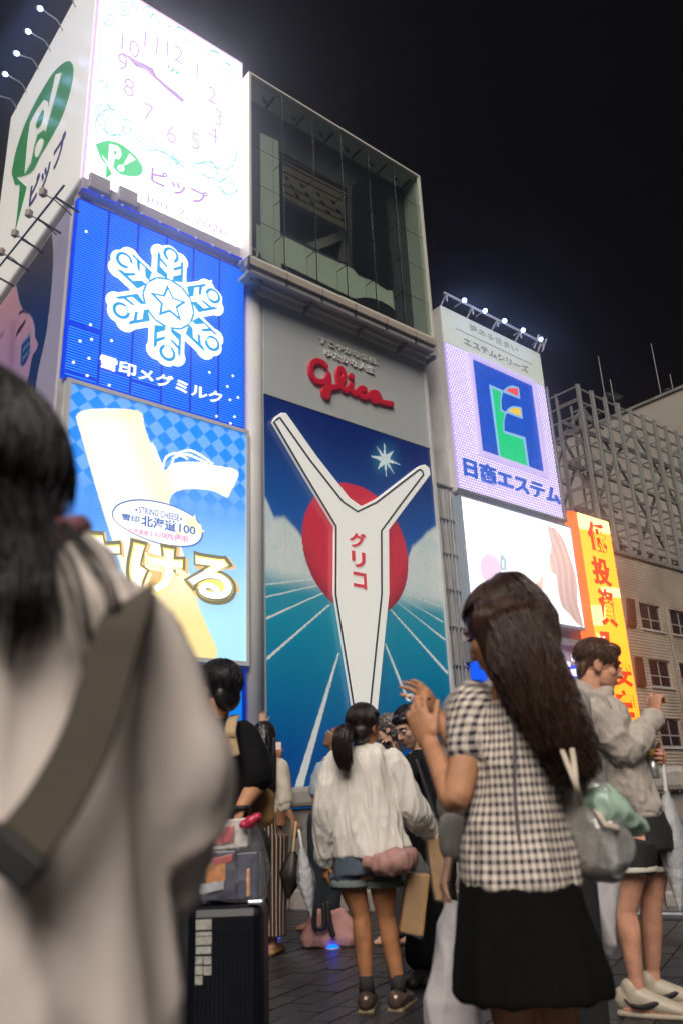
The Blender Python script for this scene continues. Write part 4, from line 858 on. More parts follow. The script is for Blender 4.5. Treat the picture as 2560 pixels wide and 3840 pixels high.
def pattern(c, ax, ay, R):
    """cloth coordinates round a body axis for woven patterns"""
    def f(me):
        n_ = len(me.vertices); co = np.empty(n_*3); me.vertices.foreach_get('co', co); co = co.reshape(-1,3); q = co-np.array(c)
        u = np.arctan2(q@np.array(ax), -(q@np.array(ay)))*R; at = me.attributes.new('pat', 'FLOAT_VECTOR', 'POINT')
        at.data.foreach_set('vector', np.c_[u, co[:,2], np.zeros(n_)].astype(np.float32).ravel())
    return f
def head(b, c, f, u=ZZ, s=1.0, male=False):
    f, r, u = axes(f, u); e = lambda o, a, bb, cc: b.ell(c+(f*o[0]+r*o[1]+u*o[2])*s, f*a*s, r*bb*s, u*cc*s, 18, 12)
    e((-.012,0,.032), .098, .076, .090); e((.022,0,-.035), .074, .060, .082); e((.050,0,-.088), .036, .036 if not male else .042, .030); e((.064,0,-.102), .020, .020, .016)
    e((.076,0,.034), .018, .050, .014); e((.052,.036,-.020), .030, .024, .028); e((.052,-.036,-.020), .030, .024, .028)
    b.tube([c+(f*.086+u*.024)*s, c+(f*.104-u*.012)*s, c+(f*.108-u*.024)*s], [.008*s,.011*s,.013*s], 8); e((.092,.011,-.028), .010, .008, .007); e((.092,-.011,-.028), .010, .008, .007)
    e((.085,0,-.056), .012, .024, .006); e((.083,0,-.067), .012, .021, .007)
    for k in (-1, 1):
        e((-.014,k*.077,-.002), .022, .007, .034); e((-.004,k*.076,-.024), .012, .008, .014)
    return f, r, u
def face_parts(par, c, f, u=ZZ, s=1.0, closed=False, glasses=None):
    f, r, u = axes(f, u)
    for k in (-1, 1):
        p = c+(f*.079+r*(k*.031)+u*.012)*s
        ey = MB().ell(p, f*.011*s, r*.014*s, u*(.009 if not closed else .004)*s, 12, 8).build('eye', m_eye if closed else m_eyew, par)
        if not closed: MB().ell(p+f*.006*s, f*.007*s, r*.0065*s, u*.0065*s, 10, 6).build('iris', m_eye, ey)
        MB().tube([c+(f*.093+r*k*.014+u*.032)*s, c+(f*.088+r*k*.034+u*.038)*s, c+(f*.070+r*k*.050+u*.031)*s], [.0035*s,.0045*s,.002*s], 6).build('eyebrow', m_browm, par)
    MB().tube([c+(f*.080-r*.021-u*.060)*s, c+(f*.0975-u*.0615)*s, c+(f*.080+r*.021-u*.060)*s], [.002*s,.0042*s,.002*s], 6).build('mouth', m_lip, par)
    if glasses:
        g = MB()
        for k in (-1, 1):
            cc = c+(f*.100+r*k*.033+u*.010)*s; g.tube([cc+(r*math.cos(a)*.025+u*math.sin(a)*.020)*s for a in np.linspace(0, 6.283, 15)], .0016*s, 5)
            g.tube([cc+r*k*.025*s+u*.008*s, c+(f*.03+r*k*.080+u*.012)*s, c+(-f*.02+r*k*.080+u*.004)*s], .0016*s, 5)
        g.tube([c+(f*.102-r*.009+u*.014)*s, c+(f*.102+r*.009+u*.014)*s], .0016*s, 5); g.build('glasses', glasses, par)
def hand(b, w_, d, pn, side, curl=(.35,.5,.4), spread=.10, s=1.0, thumb=(.7,.5), idx=None):
    """palm and five separate bent fingers; d wrist-to-knuckles, pn palm normal, side = thumb side (+1/-1 along d x pn)"""
    d = V(d).normalized(); pn = (V(pn)-d*V(pn).dot(d)).normalized(); x = d.cross(pn)*side
    b.tube([w_-d*.01*s, w_+d*.03*s, w_+d*.065*s, w_+d*.092*s], [.030*s,.036*s,.041*s,.038*s], 12, ax=x, flat=.42)
    for k, (o, L) in enumerate(((.030,.92), (.010,1.0), (-.010,.95), (-.029,.76))):
        root = w_+d*(.088-.004*abs(k-1))*s+x*o*s; ang = spread*(1.2-k*.9); dd = (d*math.cos(ang)+x*math.sin(ang)).normalized(); pts = [root-dd*.012*s, root]; a = 0
        cl = curl if idx is None or k else idx
        for q, l_ in enumerate((.042,.027,.021)):
            a += cl[q]; pts.append(pts[-1]+(dd*math.cos(a)+pn*math.sin(a))*l_*L*s)
        b.tube(pts, [.0092*s,.0092*s,.0085*s,.0078*s,.0065*s], 8)
    root = w_+d*.025*s+x*.028*s; t1 = (d*math.cos(thumb[0])+x*math.sin(thumb[0])+pn*.25).normalized(); t2 = (t1*math.cos(thumb[1])+(d*.8+pn*.6).normalized()*math.sin(thumb[1])).normalized()
    p1 = root+t1*.040*s; p2 = p1+t2*.030*s; b.tube([root, p1, p2, p2+t2*.022*s], [.015*s,.0115*s,.010*s,.0078*s], 8)
def limb(b, pts, r): b.tube(smooth_path(pts, 6), np.interp(np.linspace(0, len(pts)-1, (len(pts)-1)*6+1), range(len(pts)), r), 14)
def arm(b, S, E, W, k=1.0): limb(b, [S, S.lerp(E,.5), E, E.lerp(W,.35), W], [.050*k,.044*k,.037*k,.038*k,.025*k])
def leg(b, H, K, A, k=1.0): limb(b, [H, H.lerp(K,.5), K, K.lerp(A,.3), A], [.082*k,.070*k,.050*k,.053*k,.033*k])
def foot(b, A, f, s=1.0, h=None):
    g = V((A.x, A.y, 0)); b.tube([g-f*.05*s+ZZ*.045, g+f*.03*s+ZZ*.05, g+f*.11*s+ZZ*.035, g+f*.17*s+ZZ*.026], [.038*s,.042*s,.042*s,.030*s], 12, ax=f.cross(ZZ), flat=[.95,.95,.75,.65])
    b.tube([A, g+ZZ*.05-f*.012], [.034*s,.036*s], 12)
def rings(zf, d, rows, dep):
    """loft rows (y, x-left, x-right[, depth half]) measured at horizontal distance d"""
    out = []
    for k, row in enumerate(rows):
        y, xa, xb = row[:3]; a, b = PP(*zf(xa, y), d), PP(*zf(xb, y), d); out.append(((a+b)/2, (b-a).length/2, row[3] if len(row) > 3 else dep))
    return out
def person(name_d, loc, label): return thing('person', loc, label, 'person')
def hair_flow(par, cen, rad, flat, n, m_, side, name='hair_strands', r=.0022, lo=.0, seed=1, arc=(0, 6.283), fray=.35, wave=0.0):
    """strands that run along a lock of hair, with uneven ends"""
    rg = np.random.default_rng(seed); C_ = smooth_path(cen, 6); N = len(C_); R_ = np.interp(np.linspace(0,1,N), np.linspace(0,1,len(rad)), rad); F_ = np.interp(np.linspace(0,1,N), np.linspace(0,1,len(flat)), flat)
    b = MB(); A = V(side)
    for i in range(n):
        ph = arc[0]+rg.random()*(arc[1]-arc[0]); k0 = int(rg.random()*lo*N); k1 = int(N*(1-fray*rg.random()**2)); q = .72+.36*rg.random()**.6; w_ = rg.normal(0, .16); pts = []; wp = rg.uniform(0, 6.283)*.25+i%3*2.1; wf = rg.uniform(.45,.7)
        for k in range(k0, max(k0+4, k1), 2):
            k = min(k, N-1); t_ = (C_[min(k+1,N-1)]-C_[max(k-1,0)]).normalized(); x = (A-t_*t_.dot(A)).normalized(); y = t_.cross(x); a = ph+w_*math.sin(k*.35+i)
            pts.append(C_[k]+(x*math.cos(a)+y*math.sin(a)*F_[k])*R_[k]*q + x*(wave*(k/N)*math.sin(wf*k+wp)))
        if len(pts) > 2: b.tube(pts, [r]*(len(pts)-1)+[r*.3], 3, round_=False)
    return b.build(name, m_, par, kind='stuff')

def cap_strands(par, hc, f, m_, rf=.112, rr=.092, ru=.104, n=300, off=(-.022,.035), span=(.15,2.0), length=None, seed=1, r=.0014, back=2.3, lift=1.0):
    """fine hair lying on the skull: strands run from the crown down over back and sides"""
    rg = np.random.default_rng(seed); f, rx, u = axes(f); c = hc+f*off[0]+u*off[1]; b = MB()
    for i in range(n):
        az = rg.uniform(-back, back)+math.pi; a0 = rg.uniform(0, .5) if length is None else rg.uniform(span[0], span[1]); a1 = rg.uniform(span[1]*.75, span[1]) if length is None else a0+length*rg.uniform(.6,1.2)
        if abs(az-math.pi) > 1.5 and length is None: a1 = min(a1, 1.25)
        tw = rg.normal(0, .12); k_ = 1+lift*.03*rg.random()
        pts = []
        for j in range(8):
            a = a0+(a1-a0)*j/7; z_ = az+tw*j/7+.05*math.sin(j+i); pts.append(c+(f*(rf*math.sin(a)*math.cos(z_))+rx*(rr*math.sin(a)*math.sin(z_))+u*(ru*math.cos(a)))*k_)
        b.tube(pts, [r]*7+[r*.3], 3, round_=False)
    return b.build('fine_hair', m_, par, kind='stuff')
# ------------------------------------------------------------------ the woman in the white blouse (back view)
d = 4.82; t = person('F', PP(1440, 3790, d)*1.0, 'person in loose white blouse and denim shorts with ponytail, seen from behind'); t.location.z = 0
P5 = lambda x, y, o=0: PP(*z5(x, y), d+o); P6 = lambda x, y, o=0: PP(*z6(x, y), d+o)
hf, hr, hu = axes(blend(.62, .78, -.12)); hc = P5(600, 290); b = MB(); head(b, hc, hf, s=.97)
nb_ = P5(612, 450); limb(b, [hc-hu*.05-hf*.02, nb_, nb_-ZZ*.08], [.048,.048,.06])
SL, SR = P5(375, 560), P5(815, 575); EL_, WL = P5(300, 960, -.04), P5(278, 1400, .06); ER, WR = P5(985, 960, .02), P5(1120, 1150, .18)
b.loft([(P5(610,470), .07,.06), (P5(595,540),.15,.08), (P5(595,800),.15,.09), (P5(600,1150),.13,.09), (P5(590,1400),.16,.10), (P5(590,1560),.155,.10)], RH, NH)
arm(b, SL, EL_, WL, .92); arm(b, SR, ER, WR, .92); hand(b, WL, blend(-.12,.1,-1), blend(.8,.4,0), 1, s=.92); hand(b, WR, blend(.45,.5,-.75), blend(-.8,.2,-.4), -1, (.8,.9,.6), s=.92)
HL_, HR_ = P5(455, 1480), P5(735, 1480); KL, KR = P6(490, 800, .02), P6(715, 815, .02); AL, AR = P6(537, 1405), P6(822, 1405)
leg(b, HL_, KL, AL, .98); leg(b, HR_, KR, AR, .98); fL, fR = blend(.15, 1), blend(.35, .9)
AL2, AR2 = V((AL.x, AL.y, max(AL.z,.10))), V((AR.x, AR.y, max(AR.z,.10))); foot(b, AL2, fL, .9); foot(b, AR2, fR, .9)
b.blob('body', S_tan, t, vox=.006); face_parts(t, hc, hf, s=.97)
b = MB(); b.loft(rings(z5, d, [(430,545,690,.06), (470,470,760,.075), (525,385,830,.10), (620,330,850,.115), (800,315,850,.125), (1000,310,880,.135), (1150,315,930,.145), (1290,335,985,.15), (1370,350,960,.15)], .12), RH, NH, 28, 2.3)
for S, E, W, s0 in ((SL, EL_, WL, 1), (SR, ER, WR, 1)): limb(b, [S-ZZ*.01, S.lerp(E,.5), E, E.lerp(W,.5), W.lerp(E,.05)], [.082,.085,.084,.075,.055])
M_bl = cloth('white crinkled blouse', (.72,.68,.62), .8, var=.05, vs_=30, bump=.6, bs=90, sss=.0)
b.blob('blouse', M_bl, t, vox=.008, smooth=5, post=chain(folds(.018, 9, 2.2, 3), folds(.007, 26, 6, 8)))
b = MB(); b.loft(rings(z5, d, [(1340,360,800,.125), (1430,335,815,.135), (1520,325,830,.14)], .13), RH, NH, 24, 2.4)
for H, K, a_ in ((HL_, KL, 1), (HR_, KR, 1)): b.tube([H, H.lerp(K,.30)], [.108,.112], 18, round_=False)
b.blob('denim_shorts', cloth('blue denim', (.055,.075,.10), .8, var=.25, vs_=18), t, vox=.008, post=folds(.006, 12, 4))
for H, K in ((HL_, KL), (HR_, KR)): b = MB(); p = H.lerp(K,.30); b.tube([p+ZZ*.022, p-ZZ*.015], [.119,.119], 20, round_=False); b.build('rolled_cuff', cloth('faded denim', (.16,.19,.19), .8, var=.2), t, bevel=.006)
for A, f_ in ((AL2, fL), (AR2, fR)):
    g = V((A.x, A.y, 0)); b = MB(); b.tube([g+ZZ*.165, g+ZZ*.08], [.036,.042], 14, round_=False); b.build('sock', cloth('black sock', (.02,.018,.017)), t)
    b = MB(); b.tube([g-f_*.055+ZZ*.055, g+f_*.03+ZZ*.056, g+f_*.11+ZZ*.042, g+f_*.175+ZZ*.034], [.046,.046,.047,.036], 14, ax=f_.cross(ZZ), flat=[1,1,.8,.7]); sho = b.blob('shoe', mat('metallic brown leather', (.16,.11,.09), .28, metal=.6, var=.2), t, vox=.006)
    b = MB(); b.obox(g+f_*.055+ZZ*.012, f_*.135, f_.cross(ZZ)*.044, ZZ*.012); b.build('sole', mat('tan sole', (.20,.15,.09), .7), sho, bevel=.01)
b = MB(); b.ell(hc-hf*.022+hu*.035, hf*.105, hr*.086, hu*.100); b.ell(hc-hf*.055-hu*.03, hf*.06, hr*.075, hu*.075); b.ell(hc+hf*.03+hu*.085, hf*.07, hr*.066, hu*.04); b.blob('hair', H_brown, t, vox=.006); cap_strands(t, hc, hf, H_brown, n=420, seed=31)
pt = [P5(480,310,-.10), P5(430,330,-.17), P5(405,420,-.19), P5(420,540,-.18), P5(455,650,-.16)]
b = MB(); limb(b, pt, [.030,.045,.046,.042,.018]); b.blob('ponytail', H_brown, t, vox=.006, post=folds(.005, 40, 6)); hair_flow(t, pt, [.032,.048,.05,.047,.03], [1,1,1,1,1], 130, H_brown, RH, 'ponytail_strands', .0018)
# pink waist bag and paper bags
b = MB(); b.tube([P6(560,330,-.19), P6(690,350,-.22), P6(850,300,-.2), P6(940,270,-.14)], [.036,.064,.070,.042], 16, ax=NH, flat=.95)
b.blob('waist_bag', cloth('dusty pink nylon', (.36,.19,.17), .6, var=.1), None, vox=.008, post=folds(.014, 14, 5, 9), label='dusty pink waist bag on the hip of the white blouse wearer', cat='bag')
def gift_bag(tl, tr, br, bl, dd, th, m_, label, zf=z6, group=None, handle=None):
    a = [PP(*zf(*p), dd) for p in (tl, tr, br, bl)]; base = (a[2]+a[3])/2; tt = thing('paper_bag', base, label, 'bag', group)
    b = MB(); b.prism([p-NH*th/2 for p in a], NH*th); b.build('paper_body', m_, tt, bevel=.008)
    top = (a[0]+a[1])/2; b = MB(); b.loft([(base-ZZ*.01, (a[2]-a[3]).length*.53, th*.62), ((base+top)/2, (a[1]-a[0]).length*.52, th*.6), (top+ZZ*.01, (a[1]-a[0]).length*.53, th*.6), (top+ZZ*.06, .05, .02), (top+ZZ*.11, .015, .012)], (a[2]-a[3]).normalized(), NH, 20, 3)
    pm = MATS.get('clear bag film') or film; b.blob('rain_cover', pm, tt, vox=.008, smooth=2, post=folds(.008, 14, 5, 4))
    return tt
def filmmat(name, tint, al):
    m = bpy.data.materials.new(name); m.use_nodes = True; n_ = m.node_tree.nodes; l_ = m.node_tree.links; n_.clear()
    o = n_.new('ShaderNodeOutputMaterial'); mx_ = n_.new('ShaderNodeMixShader'); tr_ = n_.new('ShaderNodeBsdfTransparent'); pb = n_.new('ShaderNodeBsdfPrincipled')
    pb.inputs['Base Color'].default_value = (*tint, 1); pb.inputs['Roughness'].default_value = .12; mx_.inputs[0].default_value = al
    tc_ = n_.new('ShaderNodeTexCoord'); nz_ = n_.new('ShaderNodeTexNoise'); nz_.inputs['Scale'].default_value = 22; bp_ = n_.new('ShaderNodeBump'); bp_.inputs['Strength'].default_value = .8; bp_.inputs['Distance'].default_value = .03
    l_.new(tc_.outputs['Object'], nz_.inputs['Vector']); l_.new(nz_.outputs[0], bp_.inputs['Height']); l_.new(bp_.outputs[0], pb.inputs['Normal'])
    l_.new(tr_.outputs[0], mx_.inputs[1]); l_.new(pb.outputs[0], mx_.inputs[2]); l_.new(mx_.outputs[0], o.inputs[0]); MATS[name] = m; return m
film = filmmat('clear bag film', (.75,.75,.78), .09); film2 = filmmat('milky film', (.75,.76,.8), .45)
m_kraft = cloth('kraft paper', (.34,.18,.055), .6, var=.12, vs_=8)
gift_bag((905,410), (1108,430), (1045,985), (832,940), 4.75, .10, m_kraft, 'kraft paper bag in clear rain cover, hanging lower beside the bare legs')
gift_bag((1072,115), (1250,100), (1225,665), (1150,660), 5.0, .09, m_kraft, 'kraft paper bag in clear rain cover, held higher, nearer the checked blouse')
# pink tote on the paving
p0 = onZ(1236, 3552, 0); dt = (p0-CAM).dot(NH); t = thing('tote_bag', p0, 'slumped pink cloth tote bag with black handles standing on the paving', 'bag')
PT = lambda x, y, o=0: PP(*z6(x, y), dt+o)
b = MB(); b.loft([(PT(205,1075), .20,.07), (PT(205,1000), .225,.085), (PT(210,880), .20,.07), (PT(190,760), .13,.045)], RH, NH, 22, 2.6); b.blob('cloth_body', cloth('pink canvas', (.40,.20,.18), .8, var=.12), t, vox=.01, post=folds(.02, 8, 4, 7))
for pts in ([(75,700),(70,900),(120,930),(160,880),(150,700)], [(190,690),(205,850),(240,990)]): MB().tube(smooth_path([PT(*q, -.13) for q in pts], 5), .02, 8, ax=RH, flat=.4).build('handle', m_black, t)

# ------------------------------------------------------------------ the woman in the checked blouse (nearest, right)
d = 2.2; t = person('I', (PP(1960, 3500, d).x, PP(1960, 3500, d).y, 0), 'person with very long dark hair in checked short-sleeved blouse and black skirt, hands raised')
P7 = lambda x, y, o=0: PP(*z7(x, y), d+o); PN = lambda x, y, o=0: PP(x, y, d+o)
tf, tr_, tu = axes(blend(-.42, .9)); hf = blend(-.68, .68, -.30); hfx, hrx, hux = axes(hf); hc = P7(738, 472, .02)
b = MB(); head(b, hc, hf, s=1.0); nb_ = P7(800, 905); limb(b, [hc-hux*.06-hfx*.02, nb_, nb_-ZZ*.09], [.052,.050,.065])
SL, SR = P7(575, 985, .02), P7(985, 960, -.02); EL_, WL = PN(1706, 2995, -.05), P7(278, 1205, .13); ER, WR = P7(560, 1400, .25), P7(330, 1020, .28)
b.loft([(P7(795,925), .065,.05), (P7(800,1010),.095,.06), (P7(840,1200),.10,.07), (PN(1920,3000),.095,.07), (PN(1945,3250),.12,.085), (PN(1960,3420),.13,.09)], RH, NH)
arm(b, SL, EL_, WL, .95); arm(b, SR, ER, WR, .9)
hand(b, WL, (P7(165,940,.16)-WL), blend(.5,.8,.2), -1, (.30,.75,.6), .06, .98, thumb=(.5,.3)); hand(b, WR, (P7(235,880,.22)-WR), blend(-.7,.3,.1), 1, (.25,.5,.4), .08, .95, thumb=(.9,.2))
HL_, HR_ = PN(1880, 3330), PN(2030, 3330)
for H in (HL_, HR_): leg(b, H, V((H.x, H.y, .46)), V((H.x, H.y, .09)), .95); foot(b, V((H.x, H.y, .09)), tf, .92)
b.blob('body', S_warm, t, vox=.0045); face_parts(t, hc, hf, closed=True)
MB().tube([WL+(P7(220,1150,.13)-WL).normalized()*0+x_ for x_ in [ (RH*math.cos(a)*.031+ (NH*.8+ZZ*.5).normalized()*math.sin(a)*.031) for a in np.linspace(0,6.283,18)]], .0022, 6).build('bracelet', mat('gold bracelet', (.6,.42,.2), .25, metal=1), t)
MB().tube([P7(150,900,.10)+(RH*math.cos(a)+blend(.3,.5,.9)*math.sin(a))*.010 for a in np.linspace(0,6.283,12)], .0018, 5).build('ring', mat('silver ring', (.7,.7,.7), .2, metal=1), t)
ROW = [(2628,1858,1968,.062), (2655,1800,2010,.078), (2700,1778,2050,.092), (2760,1784,2080,.102), (2875,1774,2090,.108), (3000,1752,2092,.105), (3100,1738,2116,.112), (3200,1729,2146,.125), (3322,1722,2170,.132)]
cb = rings(zN, d, ROW, .1); b = MB(); b.loft(cb, RH, NH, 32, 2.25)
limb(b, [SL+ZZ*.018, SL.lerp(EL_,.22), SL.lerp(EL_,.43)], [.060,.066,.061]); limb(b, [SR+ZZ*.018, SR.lerp(ER,.25), SR.lerp(ER,.45)], [.060,.066,.061])
gm_ = mat('navy and cream gingham', (.7,.62,.52), .85, bump=.25, bscale=300); n_ = gm_.node_tree.nodes; l_ = gm_.node_tree.links; at_ = n_.new('ShaderNodeAttribute'); at_.attribute_name = 'pat'; sp_ = n_.new('ShaderNodeSeparateXYZ'); l_.new(at_.outputs['Vector'], sp_.inputs[0])
def gstep(sock):
    a = n_.new('ShaderNodeMath'); a.operation = 'MULTIPLY'; a.inputs[1].default_value = 1/.0214; l_.new(sock, a.inputs[0]); c = n_.new('ShaderNodeMath'); c.operation = 'FRACT'; l_.new(a.outputs[0], c.inputs[0])
    g = n_.new('ShaderNodeMath'); g.operation = 'LESS_THAN'; g.inputs[1].default_value = .46; l_.new(c.outputs[0], g.inputs[0]); return g.outputs[0]
sa2 = n_.new('ShaderNodeMath'); sa2.operation = 'ADD'; l_.new(gstep(sp_.outputs[0]), sa2.inputs[0]); l_.new(gstep(sp_.outputs[1]), sa2.inputs[1]); hv = n_.new('ShaderNodeMath'); hv.operation = 'MULTIPLY'; hv.inputs[1].default_value = .5; l_.new(sa2.outputs[0], hv.inputs[0])
rp = n_.new('ShaderNodeValToRGB'); rp.color_ramp.interpolation = 'CONSTANT'; e_ = rp.color_ramp.elements; e_[0].color = (.74,.66,.56,1); e_[1].position = .25; e_[1].color = (.40,.34,.31,1); x_ = e_.new(.75); x_.color = (.022,.018,.04,1)
l_.new(hv.outputs[0], rp.inputs[0]); l_.new(rp.outputs[0], n_['Principled BSDF'].inputs['Base Color'])
axc = PN(1940, 3000); b.blob('checked_blouse', gm_, t, vox=.006, smooth=5, post=chain(pattern(axc, RH, NH, .16), folds(.010, 12, 5, 2), folds(.004, 30, 12, 7)))
b = MB(); b.tube(smooth_path([PN(*p, -.115) for p in ((1925,2700),(1928,2860),(1930,3000),(1945,3150),(1962,3310))], 5), .004, 6); b.build('back_seam', cloth('navy piping', (.12,.10,.12)), t)
b = MB(); b.loft(rings(zN, d, [(3290,1730,2160,.125), (3400,1722,2192,.135), (3520,1712,2236,.15), (3640,1703,2276,.165), (3725,1702,2292,.17)], .15), RH, NH, 30, 2.2)
b.blob('black_skirt', cloth('black skirt cloth', (.005,.0045,.0045), .95, spec=.15), t, vox=.008, post=folds(.010, 10, 1.5, 5))
# long hair
hx = MB(); hx.ell(hc-hfx*.024+hux*.035, hfx*.110, hrx*.092, hux*.104); hx.ell(hc-hfx*.055-hux*.045, hfx*.070, hrx*.082, hux*.095); hx.ell(hc+hfx*.030+hux*.075, hfx*.060, hrx*.072, hux*.040)
HP = [P7(800,420,-.06), P7(890,640,-.10), P7(985,860,-.12), P7(1090,1080,-.13), P7(1195,1290,-.12), P7(1290,1480,-.10)]
limb(hx, HP, [.080,.074,.055,.036,.020,.006]); hx.blob('hair', H_red, t, vox=.006); cap_strands(t, hc, hf, H_red, rf=.114, rr=.096, ru=.107, n=900, seed=33, r=.0012, off=(-.024,.035))
hair_flow(t, HP, [.086,.088,.072,.060,.050,.042], [1,.9,.85,.8,.8,.9], 1500, H_red, RH, 'hair_strands', .0012, seed=3, fray=.65, wave=.022)
hair_flow(t, [hc+hux*.120-hfx*.015, hc+hux*.085-hfx*.055, hc-hux*.01-hfx*.075, P7(880,640,-.10), P7(960,860,-.13), P7(1060,1080,-.14), P7(1180,1330,-.13)], [.012,.076,.090,.084,.066,.052,.042], [1,1,1,.9,.85,.8,.8], 1000, H_red, RH, 'crown_strands', .0012, seed=8, fray=.5, wave=.014)
HP2 = [hc+hux*.12-hfx*.01, P7(930,340,-.02), P7(1030,570,-.05), P7(1125,820,-.08), P7(1210,1080,-.09), P7(1340,1430,-.06)]
hair_flow(t, HP2, [.03,.034,.030,.028,.030,.034], [.7]*6, 420, H_red, RH, 'side_strands', .0012, seed=4, fray=.65, wave=.026)
HP3 = [hc+hux*.125+hfx*.02, P7(650,330,-.10), P7(640,430,-.11), P7(720,640,-.10), P7(830,860,-.10), P7(960,1100,-.11)]
hair_flow(t, HP3, [.02,.028,.028,.03,.035,.04], [.6]*6, 260, H_red, RH, 'front_strands', .0012, seed=6, fray=.6, wave=.008)
MB().tube(smooth_path([P7(595,440,-.095), P7(640,430,-.115), P7(690,420,-.12)], 4), .004, 6).build('hair_clip', mat('clear hair clip', (.25,.2,.18), .2), t)
# silver shoulder bag and scarf
P8 = lambda x, y, o=0: PP(*z8(x, y), d+o)
t = thing('shoulder_bag', P8(1050, 490), 'silver half-moon shoulder bag hanging behind the checked blouse', 'bag')
b = MB(); b.loft([(P8(830,260,.02), .035,.05), (P8(900,290,.0), .10,.06), (P8(1010,310,-.02), .125,.075), (P8(1120,330,-.03), .12,.075), (P8(1210,370,-.02), .075,.06), (P8(1262,390,0), .03,.035)], ZZ, NH, 24, 2.4)
b.blob('bag_body', mat('silver leather', (.74,.73,.71), .30, metal=.65, var=.2, vscale=14, bump=.25, bscale=40), t, vox=.006, post=folds(.007, 14, 10, 8))
m_strap = mat('cream leather strap', (.62,.52,.42), .5)
for pts in ([(2098,2795),(2128,2870),(2160,2950),(2172,3018)], [(2140,2792),(2150,2860),(2158,2940),(2166,3016)]): MB().tube(smooth_path([PN(*p, o) for p, o in zip(pts, (-.14,-.235,-.26,-.20))], 5), .007, 8, ax=RH, flat=.5).build('strap', m_strap, t)
MB().tube([P8(1060,215,-.10), P8(1110,300,-.12), P8(1180,320,-.11)], .008, 8).build('buckle_tab', m_strap, t)
b = MB(); limb(b, [P8(1000,165,-.02), P8(1090,190,-.07), P8(1170,215,-.07), P8(1240,260,-.05), P8(1305,320,-.02)], [.035,.045,.035,.03,.022]); limb(b, [P8(1060,170,-.04), P8(1100,120,-.03), P8(1180,170,-.03)], [.022,.025,.02])
b.blob('scarf', mat('mint satin', (.36,.50,.40), .35, var=.1), None, vox=.006, post=folds(.010, 24, 18, 3), label='mint green satin scarf tied on the silver shoulder bag', cat='scarf')

# ------------------------------------------------------------------ the man in the grey hoodie
d = 4.5; t = person('J', (onZ(2420, 3770, 0).x, onZ(2420, 3770, 0).y, 0), 'person in pale grey hoodie and black shorts facing right with raised fist')
P9 = lambda x, y, o=0: PP(*z9(x, y), d+o); P8 = lambda x, y, o=0: PP(*z8(x, y), d+o)
hf = blend(.93, -.16, -.26); hfx, hrx, hux = axes(hf); hc = P9(570, 445); b = MB(); head(b, hc, hf, s=1.10, male=True)
nb_ = P9(470, 770); limb(b, [hc-hux*.05-hfx*.03, nb_, nb_-ZZ*.1], [.062,.062,.075])
SN, EN, WN = P9(505, 960, -.15), P9(870, 1370, -.17), P9(1195, 985, -.06); SF, EF, WF = P9(620, 930, .16), P9(960, 1350, .22), P9(1170, 1440, .06)
b.loft([(P9(510,790), .10,.10), (P9(560,950),.12,.17), (P9(690,1300),.12,.16), (P9(850,1750),.12,.15), (P9(930,2060),.13,.15), (P8(1340,420),.14,.15)], RH, NH)
arm(b, SN, EN, WN, 1.1); arm(b, SF, EF, WF, 1.1)
hand(b, WN, P9(1185,830,-.05)-WN, blend(.5,.3,.1), 1, (.9,1.2,.8), .04, 1.08, thumb=(.5,.3), idx=(.4,.9,.6)); hand(b, WF, P9(1245,1440,.0)-WF, blend(-.2,-.9,0), -1, (.7,.9,.6), .04, 1.02, thumb=(.6,.4))
H1, H2 = P8(1285, 380, -.08), P8(1400, 380, .08); K1, K2 = P8(1235, 800, -.05), P8(1380, 790, .06); A1, A2 = P8(1290, 1195, -.05), P8(1388, 1140, .12)
A1 = V((A1.x, A1.y, max(.1, A1.z))); A2 = V((A2.x, A2.y, max(.1, A2.z))); leg(b, H1, K1, A1, 1.06); leg(b, H2, K2, A2, 1.06); f1 = blend(.82, -.45); f2 = blend(.95, -.2); foot(b, A1, f1, 1.05); foot(b, A2, f2, 1.05)
b.blob('body', S_red, t, vox=.005); face_parts(t, hc, hf, s=1.10, closed=True)
M_hood = cloth('heather grey fleece', (.44,.385,.34), .95, var=.10, vs_=40, bump=.4, bs=160)
b = MB(); b.loft(rings(z9, d, [(735,395,590,.085), (800,350,690,.13), (900,345,810,.17), (1050,375,880,.19), (1300,430,960,.19), (1550,500,1050,.18), (1800,610,1140,.175), (2000,700,1215,.17), (2075,735,1215,.16)], .17), RH, NH, 30, 2.3)
limb(b, [SN, SN.lerp(EN,.5), EN, EN.lerp(WN,.5), WN.lerp(EN,.04)], [.095,.090,.078,.066,.050]); limb(b, [SF, SF.lerp(EF,.5), EF, EF.lerp(WF,.5), WF.lerp(EF,.10)], [.085,.08,.072,.06,.05])
hd = smooth_path([P9(660,730,-.03), P9(560,800,-.13), P9(410,760,-.16), P9(335,690,-.02), P9(390,640,.13), P9(560,660,.13), P9(650,720,.03)], 5); b.tube(hd, .036, 12)
b.ell(P9(345,770,.0), RH*.07, NH*.12, ZZ*.08)
b.blob('hoodie', M_hood, t, vox=.007, smooth=4, post=chain(folds(.017, 8, 6, 5), folds(.005, 22, 14, 2)))
b = MB(); b.loft(rings(z9, d, [(2040,725,1232,.172), (2110,760,1215,.165)], .17), RH, NH, 30, 2.3); b.build('hem_band', cloth('hoodie rib', (.40,.35,.31), .95), t, bevel=.01)
for o in (-.03, .02): MB().tube(smooth_path([P9(640,760,-.14+o), P9(690,850,-.17+o), P9(730,960,-.165+o)], 4), .004, 6).build('drawstring', cloth('grey cord', (.3,.27,.24)), t)
b = MB(); b.loft([(P9(960,2040), .145,.155), (P8(1335,330), .15,.16), (P8(1335,440), .155,.165)], RH, NH, 26)
for H, K in ((H1, K1), (H2, K2)): b.tube([H, H.lerp(K,.42)], [.112,.120], 20, round_=False)
